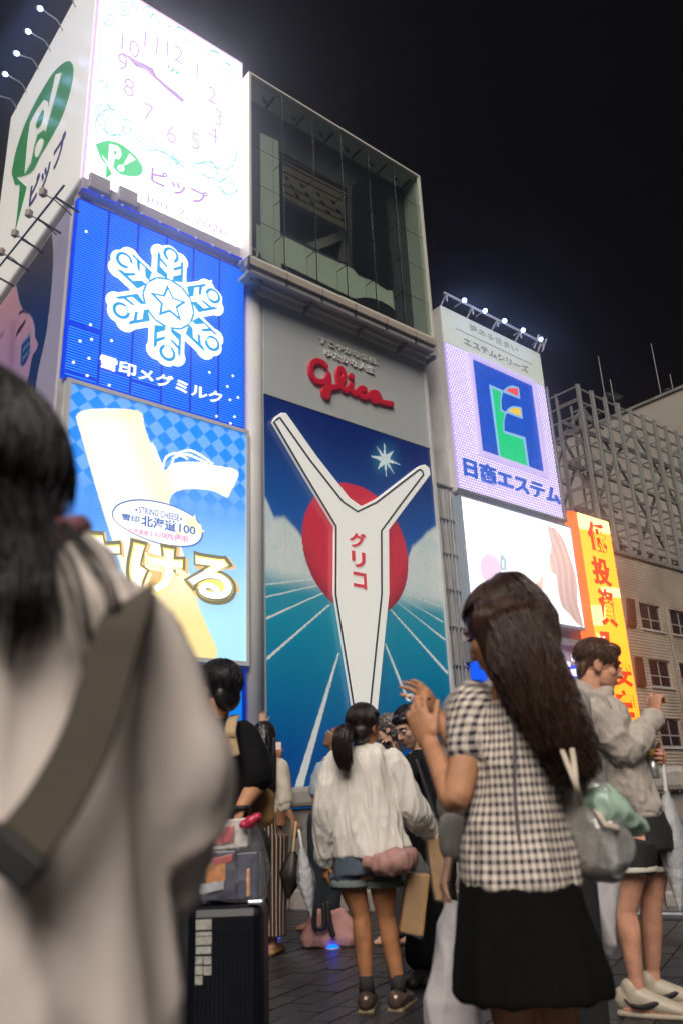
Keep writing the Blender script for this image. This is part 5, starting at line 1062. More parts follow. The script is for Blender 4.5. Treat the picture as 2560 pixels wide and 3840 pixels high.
b.blob('shorts', cloth('black sport shorts', (.012,.011,.012), .8), t, vox=.008, post=folds(.008, 10, 4))
for H, K in ((H1, K1), (H2, K2)): p = H.lerp(K,.42); b = MB(); b.tube([p+ZZ*.012, p-ZZ*.012], [.126,.126], 24, round_=False); b.build('white_trim', cloth('cream trim', (.6,.56,.48)), t, bevel=.004)
for A, f_ in ((A1, f1), (A2, f2)):
    g = V((A.x, A.y, 0)); sx = f_.cross(ZZ); b = MB(); b.tube([g-f_*.075+ZZ*.075, g-f_*.01+ZZ*.085, g+f_*.09+ZZ*.06, g+f_*.19+ZZ*.042], [.044,.048,.052,.040], 14, ax=sx, flat=[1.25,1.25,.85,.7]); b.tube([g-f_*.02+ZZ*.07, g-f_*.03+ZZ*.125], [.05,.048], 14)
    sh = b.blob('trainer', mat('cream leather trainer', (.42,.36,.28), .45, var=.08), t, vox=.006)
    b = MB(); b.tube([g-f_*.09+ZZ*.018, g+f_*.06+ZZ*.018, g+f_*.20+ZZ*.02], [.046,.052,.044], 14, ax=sx, flat=.42); b.build('trainer_sole', mat('cream rubber sole', (.36,.31,.24), .6), sh)
    k = -1 if sx.dot(NH) > 0 else 1; o = sx*k
    b = MB(); b.tube(smooth_path([g-f_*.055+ZZ*.085+o*.050, g-f_*.02+ZZ*.060+o*.056, g+f_*.03+ZZ*.058+o*.057, g+f_*.10+ZZ*.078+o*.048], 4), [.004]*4+[.011]*4+[.012]*4+[.003], 6, ax=ZZ, flat=.4); b.build('side_mark', m_black, sh)
b = MB(); b.ell(hc-hfx*.022+hux*.048, hfx*.116, hrx*.093, hux*.098); b.ell(hc-hfx*.085-hux*.020, hfx*.035, hrx*.070, hux*.070); b.ell(hc+hfx*.045+hux*.112, hfx*.060, hrx*.074, hux*.034); b.ell(hc+hfx*.078+hux*.098, hfx*.028, hrx*.058, hux*.026)
b.blob('hair', H_chest, t, vox=.006); cap_strands(t, hc, hf, H_chest, rf=.122, rr=.098, ru=.104, off=(-.022,.050), n=1100, length=.40, span=(.0,1.6), seed=34, r=.0016, back=2.6, lift=2.5)
for k in (-1,):
    b = MB(); b.ell(hc+hfx*.030-hux*.084, hfx*.060, hrx*.064, hux*.040); b.blob('beard', mat('short beard', (.34,.17,.11), .85, var=.3, vscale=200), t, vox=.006)
# can and clear umbrella in his other hand
p = P9(1150, 1500, -.03); t = thing('drink_can', p-ZZ*.075, 'yellow topped silver drink can held by the hoodie wearer', 'can')
b = MB(); b.tube([p-ZZ*.078, p-ZZ*.07, p+ZZ*.028], [.026,.033,.033], 20, round_=False); b.build('can_body', mat('printed silver can', (.45,.45,.43), .3, metal=.6, var=.25, vscale=40), t)
b = MB(); b.tube([p+ZZ*.0285, p+ZZ*.062, p+ZZ*.072], [.0332,.0332,.026], 20, round_=False); b.build('can_top', mat('yellow can print', (.55,.36,.04), .35, metal=.2), t)
text('HO', p-RH*.026-NH*.035+ZZ*.005, RH, ZZ, .05, .025, m_black, t, depth=.002, bold=.02)
def umbrella(top, tip, label, m_, rib=.03, handle=.14, hm=None, w_=.045, bulge=.55):
    tt = thing('folded_umbrella', tip, label, 'umbrella'); d_ = (tip-top); u_ = d_.normalized(); a0 = top+u_*handle; x, y = frame_of(u_)
    MB().tube([top, a0], .011, 10).build('handle', hm or m_white, tt); MB().tube([a0, tip], .004, 6).build('shaft', m_steel, tt)
    b = MB(); L = (tip-a0).length; rr = []; segs = 16
    for i in range(13):
        q = i/12; r = w_*(.25+.75*math.sin(min(1, q/bulge)*math.pi/2) if q < bulge else 1-(q-bulge)/(1-bulge)*.9); rr.append((a0+u_*(L*.98*q), r))
    vs_, fs = [], []
    for i, (c, r) in enumerate(rr):
        for k in range(segs): a = 2*math.pi*k/segs+i*.05; q = r*(1.15 if k % 2 else .72); vs_.append(c+x*math.cos(a)*q+y*math.sin(a)*q)
    for i in range(12):
        for k in range(segs): fs.append((i*segs+k, i*segs+(k+1)%segs, (i+1)*segs+(k+1)%segs, (i+1)*segs+k))
    b.add(vs_, fs, True); b.build('canopy', m_, tt); return tt
umbrella(P9(1255,1370,-.02), PP(2548, 3420, 4.4), 'folded clear plastic umbrella hanging from the hoodie wearer’s hand', film2, handle=.20, w_=.06)

# ------------------------------------------------------------------ left foreground back
d = .74; t = person('L', (PP(0, 2500, d).x, PP(0, 2500, d).y, 0), 'blurred person in beige jacket with dark shoulder strap, back view filling the left foreground')
hc = PP(-200, 1905, d); hf = blend(-.25, 1, .05); hfx, hrx, hux = axes(hf)
b = MB(); head(b, hc, hf); nb_ = PP(-120, 2200, d); limb(b, [hc-hux*.05-hfx*.02, nb_, nb_-ZZ*.06], [.05,.05,.055])
SR, ER, WR = PP(500, 2440, d), PP(672, 2960, d-.01), PP(500, 3380, d+.05); SL = PP(-560, 2400, d)
b.loft([(PP(0,2160,d), .06,.045), (PP(0,2300,d),.10,.06), (PP(0,2800,d),.11,.07), (PP(0,3500,d),.11,.08), (PP(0,4200,d),.12,.09)], RH, NH); arm(b, SR, ER, WR, .62); hand(b, WR, blend(-.5,.8,.1), blend(-.5,0,-.8), 1, s=.8)
for s in (-.09, .09): H = t.location+RH*s+ZZ*.82; leg(b, H, V((H.x, H.y, .46)), V((H.x, H.y, .09))); foot(b, V((H.x, H.y, .09)), NH)
b.blob('body', S_light, t, vox=.007)
b = MB(); b.loft(rings(zN, d, [(2030,-290,270,.052), (2110,-390,365,.065), (2200,-500,465,.078), (2290,-590,560,.09), (2380,-620,585,.10), (2520,-640,600,.108), (2900,-640,610,.116), (3300,-620,620,.12), (3800,-600,620,.125), (4300,-600,640,.13)], .12), RH, NH, 36, 2.3)
limb(b, [SR-RH*.008, SR.lerp(ER,.5), ER, ER.lerp(WR,.5), WR], [.047,.045,.043,.042,.038]); limb(b, [SL, SL-ZZ*.25-RH*.03, SL-ZZ*.45+NH*.1], [.05,.05,.045])
b.blob('jacket', cloth('beige jacket cloth', (.64,.565,.52), .9, var=.05, vs_=10, bump=.3, bs=300), t, vox=.007, smooth=4, post=chain(folds(.015, 8, 2.6, 11), folds(.009, 20, 5, 3)))
b = MB(); b.tube([PP(*p, d+o) for p, o in (((-250,2070),-.03), ((-60,2055),-.085), ((130,2010),-.075), ((270,1985),-.02), ((300,1975),.04))], .014, 10); b.blob('collar', cloth('dusty rose collar', (.25,.10,.11)), t, vox=.006)
b = MB(); b.ell(hc-hfx*.02+hux*.02, hfx*.118, hrx*.116, hux*.120); b.ell(hc-hfx*.035-hux*.05, hfx*.095, hrx*.108, hux*.10); b.blob('hair', H_black, t, vox=.006); cap_strands(t, hc, hf, H_black, rf=.121, rr=.119, ru=.123, off=(-.02,.02), n=700, seed=35, r=.0011)
bd = d-.117
hair_flow(t, [hc-hux*.02-hfx*.06, PP(-200,2080,d-.10), PP(-150,2260,d-.125), PP(-110,2480,d-.13)], [.10,.085,.07,.05], [.5]*4, 420, H_black, RH, 'back_hair', .0010, seed=50, fray=.5)
for i, pts in enumerate(([(180,1980),(250,2110),(305,2300),(335,2480),(345,2560)], [(120,2000),(170,2150),(205,2300),(215,2450)], [(230,1960),(330,2080),(405,2200),(430,2330),(410,2420)], [(40,1990),(50,2200),(40,2400),(20,2560)], [(-40,2000),(-20,2250),(-30,2500)], [(90,1990),(110,2160),(105,2330),(80,2480)])):
    hair_flow(t, [PP(*p, bd-.012) for p in pts], [.004,.006,.006,.006,.006], [.6]*5, 16, H_black, RH, 'loose_lock', .0008, seed=20+i, fray=.4)
t2 = thing('bag_strap', PP(40, 3210, bd), 'wide olive shoulder strap across the beige jacket, with dark buckle', 'strap')
b = MB(); cl = smooth_path([PP(*p, bd+o) for p, o in (((525,2222),.10), ((508,2238),.035), ((470,2310),-.012), ((410,2500),-.02), ((330,2760),-.026), ((200,3010),-.03), ((60,3190),-.034))], 6)
for i in range(len(cl)-1):
    pass
vs_, fs = [], []
for i, p in enumerate(cl):
    tn = (cl[min(i+1, len(cl)-1)]-cl[max(i-1, 0)]).normalized(); sd_ = tn.cross(NH).normalized(); hw = .0165+.0035*i/len(cl)
    for o, q in ((-hw, -.003), (hw, -.003), (hw, .004), (-hw, .004)): vs_.append(p+sd_*o+NH*q)
for i in range(len(cl)-1):
    for k in range(4): fs.append((i*4+k, i*4+(k+1)%4, (i+1)*4+(k+1)%4, (i+1)*4+k))
fs += [(3,2,1,0), tuple(len(vs_)-4+k for k in range(4))]; b.add(vs_, fs); b.build('webbing', cloth('olive webbing', (.085,.07,.055), .9, bump=.6, bs=400), t2, bevel=.001)
MB().obox(PP(40, 3215, bd-.04), blend(.6,0,.8)*.012, blend(.8,0,-.6)*.024, NH*.006).build('buckle', m_black, t2, bevel=.003)

# ------------------------------------------------------------------ man in the black T-shirt with suitcase
d = 3.8; t = person('B', (PP(830, 3500, d).x, PP(830, 3500, d).y, 0), 'person in black T-shirt with tan shoulder strap standing behind the dark suitcase')
PB = lambda x, y, o=0: PP(*zB(x, y), d+o); PN = lambda x, y, o=0: PP(x, y, d+o)
hf = blend(-.78, .60, .02); hfx, hrx, hux = axes(hf); hc = PN(812, 2592); b = MB(); head(b, hc, hf, s=1.04, male=True); nb_ = PN(806, 2712); limb(b, [hc-hux*.05-hfx*.02, nb_, nb_-ZZ*.1], [.058,.058,.075])
SR, ER, WR = PN(912, 2768), PN(962, 2938, -.02), PN(905, 3030, -.10); SL, EL_, WL = PN(690, 2780), PN(660, 2960), PN(690, 3080, -.1)
b.loft([(PN(805,2725), .09,.07), (PN(805,2790),.17,.10), (PN(815,2950),.15,.10), (PN(830,3160),.14,.10), (PN(835,3240),.15,.11)], RH, NH); arm(b, SR, ER, WR, 1.06); arm(b, SL, EL_, WL, 1.06)
hand(b, WR, blend(-.35,-.1,-1), blend(-.7,-.5,0), 1, (.6,.8,.6), s=1.02); hand(b, WL, blend(0,0,-1), blend(1,0,0), -1)
for s in (-.09, .09): H = PN(835, 3230)+RH*s; leg(b, H, V((H.x, H.y, .48)), V((H.x, H.y, .1)), 1.05); foot(b, V((H.x, H.y, .1)), blend(-.3,1))
b.blob('body', S_warm, t, vox=.006); face_parts(t, hc, hf, s=1.04)
b = MB(); b.loft(rings(zN, d, [(2702,752,862,.08), (2728,715,905,.11), (2790,690,925,.125), (2900,700,925,.13), (3050,715,935,.13), (3230,715,945,.135)], .12), RH, NH, 28, 2.3)
limb(b, [SR, SR.lerp(ER,.5), SR.lerp(ER,.85)], [.080,.082,.078]); limb(b, [SL, SL.lerp(EL_,.5), SL.lerp(EL_,.85)], [.080,.082,.078]); b.blob('t_shirt', cloth('black cotton', (.007,.007,.008), .95, spec=.2), t, vox=.008, post=folds(.010, 9, 4, 2))
b = MB()
for s in (-.09, .09): H = PN(835, 3230)+RH*s; b.tube([H+ZZ*.05, V((H.x, H.y, .12))], [.12,.085], 16)
b.blob('trousers', cloth('black trousers', (.014,.014,.016)), t, vox=.01, post=folds(.008, 9, 5))
b = MB(); b.ell(hc-hfx*.022+hux*.042, hfx*.112, hrx*.090, hux*.098); b.ell(hc-hfx*.075-hux*.030, hfx*.042, hrx*.076, hux*.070); b.ell(hc+hfx*.05+hux*.10, hfx*.06, hrx*.075, hux*.035); b.blob('hair', H_black, t, vox=.006); cap_strands(t, hc, hf, H_black, rf=.116, rr=.094, ru=.102, n=400, length=.8, span=(.0,1.5), seed=36, lift=2, off=(-.022,.042))
m_can = cloth('cream canvas strap', (.46,.33,.19), .9)
MB().tube(smooth_path([PB(480,610,.03), PB(450,660,-.10), PB(430,760,-.145), PB(440,860,-.15), PB(470,1000,-.15)], 5), .026, 8, ax=RH, flat=.2).build('shoulder_strap', m_can, t)
MB().obox(PB(425,800,-.155), RH*.024, NH*.006, ZZ*.008).build('strap_buckle', cloth('tan buckle', (.35,.24,.12)), t)
b = MB(); b.ell(PB(372,880,-.15), RH*.026, NH*.012, ZZ*.030); b.build('chest_print', mat('pink print', (.55,.26,.22), .7, var=.4, vscale=90), t)
MB().tube([WR+(RH*math.cos(a)+NH*math.sin(a))*.031 for a in np.linspace(0, 6.283, 16)], .011, 8).build('wrist_watch', m_black, t)
b = MB(); b.tube([PN(940,2930,.12), PN(965,3000,.12), PN(968,3070,.12), PN(955,3108,.12)], [.045,.078,.070,.042], 18, ax=RH, flat=.45); b.blob('shoulder_tote', cloth('tan canvas', (.33,.19,.07), .9), None, vox=.008, post=folds(.012, 12, 5), label='tan canvas tote hanging at the side of the black T-shirt wearer', cat='bag')
# suitcase with bag of shopping
ds = 3.42; PS = lambda x, y, o=0: PP(x, y, ds+o)
tl, tr2 = PS(702, 3398), PS(985, 3392); zt_ = tl.z; c = (tl+tr2)/2; hw = (tr2-tl).length/2; ax_ = RH
t = thing('suitcase', (c.x, c.y, 0), 'upright dark navy ribbed suitcase with a column of stickers on its front', 'suitcase')
m_case = mat('dark navy shell', (.004,.005,.009), .34, spec=.25); b = MB(); b.obox(c+NH*.13-ZZ*(zt_/2-.03)+ZZ*0, ax_*hw, NH*.125, ZZ*(zt_/2-.035)); she = b.build('shell', m_case, t, bevel=.035)
for k in range(14):
    x = -hw+.04+k*(2*hw-.08)/13; MB().obox(c+ax_*x+NH*.003-ZZ*(zt_/2), ax_*.005, NH*.003, ZZ*(zt_/2-.09)).build('rib', m_case, she)
for s in (-1, 1):
    for q in (.04, .22): MB().tube([c+ax_*s*(hw-.06)+NH*q-ZZ*(zt_-.03)-ax_*.015, c+ax_*s*(hw-.06)+NH*q-ZZ*(zt_-.03)+ax_*.015], .03, 14).build('wheel', m_black, t)
MB().tube([c-ax_*.07+NH*.13+ZZ*.005, c-ax_*.06+NH*.13+ZZ*.028, c+ax_*.06+NH*.13+ZZ*.028, c+ax_*.07+NH*.13+ZZ*.005], .010, 8).build('grip', m_black, t)
MB().obox(c+ax_*(hw-.03)+NH*.05+ZZ*.004, ax_*.03, NH*.035, ZZ*.008).build('corner_guard', mat('chrome corner', (.7,.7,.75), .12, metal=1), t, bevel=.005)
m_st = mat('sticker', (.36,.35,.32), .6, var=.35, vscale=70)
for (x0, y0, x1, y1) in ((193,782,326,808), (193,815,324,862), (193,886,326,912), (193,925,326,990), (193,1010,322,1065), (190,1090,250,1155), (258,1090,322,1155), (188,1170,250,1240), (258,1172,322,1244), (186,1255,248,1326)):
    a, b_ = PS(*zc(x0, y0)), PS(*zc(x1, y1)); MB().prism([V((p.x, p.y, z)) - NH*.0012 for p, z in ((a,a.z),(b_,a.z),(b_,b_.z),(a,b_.z))], -NH*.002).build('sticker', m_st, she)
base = c+NH*.13; t = thing('shopping_bag', base, 'clear plastic bag stuffed with snack packets standing on the dark suitcase', 'bag')
goods = [(( -.05,0,.09), (.085,.06,.09), (.018,.02,.05), 'snack_box'), ((.075,.02,.085), (.045,.06,.085), (.03,.035,.08), 'snack_box'), ((-.01,.0,.24), (.09,.05,.055), (.62,.58,.54), 'snack_packet'), ((-.045,-.065,.10), (.040,.004,.035), (.55,.20,.03), 'packet_print'), ((-.03,-.056,.235), (.06,.004,.03), (.42,.04,.05), 'packet_print'), ((-.06,-.065,.05), (.055,.004,.018), (.45,.45,.5), 'packet_print'), ((-.02,-.065,.145), (.05,.004,.016), (.42,.06,.05), 'packet_print'), ((.08,-.045,.06), (.010,.004,.05), (.6,.3,.12), 'packet_print')]
for i, (o, h, col, nm) in enumerate(goods): MB().obox(base+RH*o[0]+NH*o[1]+ZZ*(o[2]+.01), (RH*math.cos(.1*i)+ZZ*math.sin(.03*i))*h[0], NH*h[1], ZZ*h[2]).build(nm, mat('packet colour %d' % i, col, .35, var=.3, vscale=40), t, bevel=.006)
b = MB(); b.loft([(base+ZZ*.008, .15,.085), (base+ZZ*.10, .16,.095), (base+ZZ*.22, .13,.085), (base+ZZ*.31+RH*.01, .09,.06), (PP(905,3110,ds+.13), .03,.025), (PP(900,3085,ds+.13), .012,.012)], RH, NH, 24, 2.4); b.blob('plastic_film', filmmat('shopping film', (.7,.68,.72), .12), t, vox=.008, post=folds(.012, 15, 6, 6))
b = MB(); b.tube([PP(905,3095,ds+.05), PP(940,3082,ds+.05), PP(968,3062,ds+.05)], [.012,.026,.014], 10); b.blob('red_packet_end', mat('red foil packet', (.5,.03,.08), .3), t, vox=.006, post=folds(.006, 30, 20))

# ------------------------------------------------------------------ long-haired woman in striped trousers
d = 6.64; t = person('C', (onZ(1020, 3580, 0).x, onZ(1020, 3580, 0).y, 0), 'person with waist-long black hair, cream top and striped brown trousers')
PN = lambda x, y, o=0: PP(x, y, d+o); hf = blend(.15, 1, .1); hfx, hrx, hux = axes(hf); hc = PN(993, 2768); b = MB(); head(b, hc, hf); nb_ = PN(998, 2838); limb(b, [hc-hux*.05, nb_, nb_-ZZ*.1], [.05,.05,.065])
SL, EL_, WL = PN(958, 2878), PN(1010, 2940, .22), PN(1040, 2862, .34); SR, ER, WR = PN(1042, 2884), PN(1060, 3012), PN(1098, 3072, -.03)
b.loft([(PN(1000,2850), .09,.07), (PN(1000,2890),.15,.09), (PN(1002,3000),.13,.09), (PN(1003,3100),.15,.10)], RH, NH); arm(b, SL, EL_, WL); arm(b, SR, ER, WR); hand(b, WR, blend(.5,0,-.8), blend(-.6,.4,-.2), -1, (.7,.8,.6)); hand(b, WL, blend(.05,.1,1), blend(.3,.9,0), 1, (.5,.7,.6))
H1, H2 = PN(975, 3130), PN(1025, 3130); A1, A2 = PN(985, 3545), PN(1024, 3545); A1.z = A2.z = .09
for H, A in ((H1, A1), (H2, A2)): leg(b, H, H.lerp(A,.48), A); foot(b, A, blend(.3,1))
b.blob('body', S_brown, t, vox=.007)
b = MB(); b.loft(rings(zN, d, [(2842,968,1040,.07), (2868,945,1055,.10), (2930,945,1056,.11), (3050,948,1056,.11)], .1), RH, NH, 24); limb(b, [SR, SR.lerp(ER,.5), ER, ER.lerp(WR,.12)], [.085,.09,.085,.07]); limb(b, [SL, SL.lerp(EL_,.6), EL_], [.08,.08,.07]); b.blob('cream_top', cloth('cream knit', (.60,.54,.44), .9), t, vox=.009, post=folds(.010, 10, 6))
b = MB(); b.loft(rings(zN, d, [(3030,950,1054,.11), (3130,944,1058,.125), (3180,944,1060,.125)], .1), RH, NH, 24)
for H, A in ((H1, A1), (H2, A2)): b.tube([H, H.lerp(A,.5), V((A.x, A.y, .13))], [.115,.105,.10], 18, round_=False)
sm_ = cloth('striped trousers', (.03,.014,.014), .85); n_ = sm_.node_tree.nodes; l_ = sm_.node_tree.links; at_ = n_.new('ShaderNodeAttribute'); at_.attribute_name = 'pat'; sp_ = n_.new('ShaderNodeSeparateXYZ'); l_.new(at_.outputs['Vector'], sp_.inputs[0])
a_ = n_.new('ShaderNodeMath'); a_.operation = 'MULTIPLY'; a_.inputs[1].default_value = 1/.036; l_.new(sp_.outputs[0], a_.inputs[0]); c_ = n_.new('ShaderNodeMath'); c_.operation = 'FRACT'; l_.new(a_.outputs[0], c_.inputs[0])
rp = n_.new('ShaderNodeValToRGB'); rp.color_ramp.interpolation = 'CONSTANT'; e_ = rp.color_ramp.elements; e_[0].color = (.028,.012,.013,1); e_[1].position = .72; e_[1].color = (.36,.27,.19,1); l_.new(c_.outputs[0], rp.inputs[0]); l_.new(rp.outputs[0], n_['Principled BSDF'].inputs['Base Color'])
b.blob('striped_trousers', sm_, t, vox=.009, post=chain(pattern(PN(1002,3130), RH, NH, .16), folds(.006, 8, 2)))
HP = [hc+hux*.02-hfx*.05, PN(985,2850,-.10), PN(985,2930,-.13), PN(995,2995,-.13)]; b = MB(); b.ell(hc-hfx*.02+hux*.03, hfx*.108, hrx*.092, hux*.105); limb(b, HP, [.09,.095,.09,.05]); b.blob('long_hair', H_black, t, vox=.008, post=folds(.006, 40, 5)); hair_flow(t, HP, [.09,.10,.098,.08], [.8]*4, 220, H_black, RH, 'hair_strands', .0026, seed=9)
for A in (A1, A2):
    g = V((A.x, A.y, 0)); f_ = blend(.3,1); b = MB(); b.tube([g-f_*.06+ZZ*.03, g+f_*.05+ZZ*.035, g+f_*.17+ZZ*.03], [.04,.046,.036], 12, ax=f_.cross(ZZ), flat=.7); b.build('shoe', mat('yellow tan shoe', (.28,.18,.06), .6), t)
p = PN(1040, 2815, .36); t = thing('phone', p-ZZ*.07, 'phone with lit screen held up by the long-haired person', 'phone'); MB().obox(p, RH*.037, NH*.004, ZZ*.075).build('phone_body', m_black, t, bevel=.004); MB().obox(p-NH*.0052, RH*.033, NH*.0008, ZZ*.068).build('screen', mat('phone screen', (.05,.05,.06), .2, emit=(.75,.55,.5), es=.8), t)
umbrella(PP(1110, 3085, 6.55), PP(1082, 3375, 6.55), 'folded dark brown umbrella held beside the striped trousers', cloth('dark brown umbrella cloth', (.022,.015,.012), .5), hm=mat('pale cane handle', (.5,.38,.2), .5), w_=.075, handle=.20)
umbrella(PP(1122, 3115, 6.45), PP(1168, 3440, 6.45), 'folded clear plastic umbrella behind the dark brown umbrella', film2, hm=m_white, w_=.06, handle=.12)

# ------------------------------------------------------------------ man in light blue shirt looking up
d = 7.75; t = person('E', (onZ(1200, 3495, 0).x, onZ(1200, 3495, 0).y, 0), 'person in pale blue short-sleeved shirt with glasses looking up')
PN = lambda x, y, o=0: PP(x, y, d+o); hf = blend(-.80, .12, .58); hfx, hrx, hux = axes(hf); hc = PN(1262, 2770); b = MB(); head(b, hc, hf, male=True); nb_ = PN(1256, 2832); limb(b, [hc-hux*.04-hfx*.03, nb_, nb_-ZZ*.1], [.06,.06,.075])
SN, EN, WN = PN(1212, 2890, -.05), PN(1188, 2972, -.05), PN(1180, 3026, -.10)
b.loft([(PN(1250,2840), .09,.07), (PN(1240,2880),.13,.13), (PN(1222,3000),.12,.12), (PN(1215,3080),.12,.12)], RH, NH); arm(b, SN, EN, WN, 1.05); hand(b, WN, blend(-.1,0,-1), blend(.8,-.2,0), 1)
H1, H2 = PN(1200, 3080), PN(1238, 3080); A1, A2 = PN(1192, 3460), PN(1240, 3460); A1.z = A2.z = .1
for H, A in ((H1, A1), (H2, A2)): leg(b, H, H.lerp(A,.48), A, 1.05); foot(b, A, blend(-.9,.2), 1.05)
b.blob('body', S_brown, t, vox=.007); face_parts(t, hc, hf, glasses=mat('white glasses frame', (.6,.6,.6), .3))
b = MB(); b.loft(rings(zN, d, [(2836,1218,1290,.08), (2870,1192,1305,.13), (2950,1180,1290,.14), (3022,1172,1280,.14)], .13), RH, NH, 24); limb(b, [SN, SN.lerp(EN,.6), SN.lerp(EN,.9)], [.085,.088,.085]); b.blob('shirt', cloth('pale blue check shirt', (.30,.37,.43), .85, var=.15, vs_=60), t, vox=.009, post=folds(.012, 10, 6))
b = MB(); b.loft(rings(zN, d, [(3010,1176,1262,.125), (3090,1170,1262,.13)], .12), RH, NH, 22)
for H, A in ((H1, A1), (H2, A2)): b.tube([H, H.lerp(A,.5), V((A.x, A.y, .1))], [.115,.095,.08], 16)
b.blob('dark_jeans', cloth('dark jeans', (.012,.018,.026)), t, vox=.009, post=folds(.008, 9, 5))
b = MB(); b.ell(hc-hfx*.03+hux*.04, hfx*.105, hrx*.086, hux*.095); b.blob('hair', H_black, t, vox=.007, post=folds(.006, 50, 30))
# ------------------------------------------------------------------ woman with phone, head bent
d = 5.45; t = person('G', (onZ(1600, 3670, 0).x, onZ(1600, 3670, 0).y, 0), 'person in black with glasses bending over a phone, facing the camera')
PN = lambda x, y, o=0: PP(x, y, d+o); hf = blend(-.62, -.55, -.42); hfx, hrx, hux = axes(hf); hc = PN(1530, 2730); b = MB(); head(b, hc, hf, s=1.02); nb_ = PN(1572, 2806, .03); limb(b, [hc-hux*.05-hfx*.02, nb_, nb_-ZZ*.1], [.05,.052,.07])
SN, EN, WN = PN(1545, 2862, -.08), PN(1512, 2962, -.16), PN(1484, 2842, -.26); SF, EF, WF = PN(1655, 2862, .02), PN(1668, 2990, -.02), PN(1640, 3090, -.1)
b.loft([(PN(1585,2820), .09,.07), (PN(1600,2865),.15,.09), (PN(1612,3000),.13,.10), (PN(1620,3120),.14,.10)], RH, NH); arm(b, SN, EN, WN); arm(b, SF, EF, WF); hand(b, WN, blend(-.4,-.2,.8), blend(-.6,-.6,.1), 1, (.5,.7,.6)); hand(b, WF, blend(0,-.1,-1), blend(-1,0,0), -1)
H1, H2 = PN(1590, 3130), PN(1645, 3130); A1, A2 = PN(1582, 3640), PN(1640, 3620); A1.z = A2.z = .09
for H, A in ((H1, A1), (H2, A2)): leg(b, H, H.lerp(A,.48), A); foot(b, A, blend(-.4,-.9))
b.blob('body', S_light, t, vox=.006); face_parts(t, hc, hf, s=1.02, glasses=mat('thin metal glasses', (.3,.3,.3), .3, metal=.8))
b = MB(); b.loft(rings(zN, d, [(2812,1545,1625,.07), (2846,1522,1678,.11), (2950,1535,1690,.12), (3080,1545,1690,.125), (3170,1540,1695,.13)], .1), RH, NH, 24); limb(b, [SN, SN.lerp(EN,.5)], [.07,.072]); limb(b, [SF, SF.lerp(EF,.5), EF], [.07,.07,.06])
for H, A in ((H1, A1), (H2, A2)): b.tube([H, H.lerp(A,.5), V((A.x, A.y, .16))], [.11,.10,.10], 16)
b.blob('black_dress', cloth('black dress cloth', (.006,.006,.007), spec=.2), t, vox=.009, post=folds(.010, 9, 4))
for A in (A1, A2):
    g = V((A.x, A.y, 0)); f_ = blend(-.4,-.9); b = MB(); b.tube([g-f_*.06+ZZ*.045, g+f_*.05+ZZ*.045, g+f_*.19+ZZ*.035], [.045,.05,.04], 12, ax=f_.cross(ZZ), flat=.85); b.build('shoe', m_black, t)
b = MB(); b.ell(hc-hfx*.028+hux*.040, hfx*.108, hrx*.090, hux*.100); b.ell(hc-hfx*.05-hux*.05, hfx*.07, hrx*.086, hux*.09); b.ell(hc+hfx*.045+hux*.078, hfx*.045, hrx*.072, hux*.034); b.blob('black_bob', H_black, t, vox=.006); cap_strands(t, hc, hf, H_black, n=300, seed=37, off=(-.028,.040))
MB().tube(smooth_path([PN(1560,2850,-.16), PN(1610,3000,-.17), PN(1650,3120,-.16)], 4), .014, 8, ax=RH, flat=.3).build('bag_strap', m_black, t)
p = PN(1466, 2796, -.30); t = thing('phone', p-ZZ*.05, 'black phone held flat by the person in black with glasses', 'phone'); MB().obox(p, blend(.9,.3,-.1)*.075, blend(-.1,.3,.9)*.036, blend(.3,-.9,.2)*.005).build('phone_body', m_black, t, bevel=.004); MB().obox(p-blend(.3,-.9,.2)*.006, blend(.9,.3,-.1)*.068, blend(-.1,.3,.9)*.031, blend(.3,-.9,.2)*.0008).build('screen', mat('dim phone screen', (.03,.03,.035), .15), t)
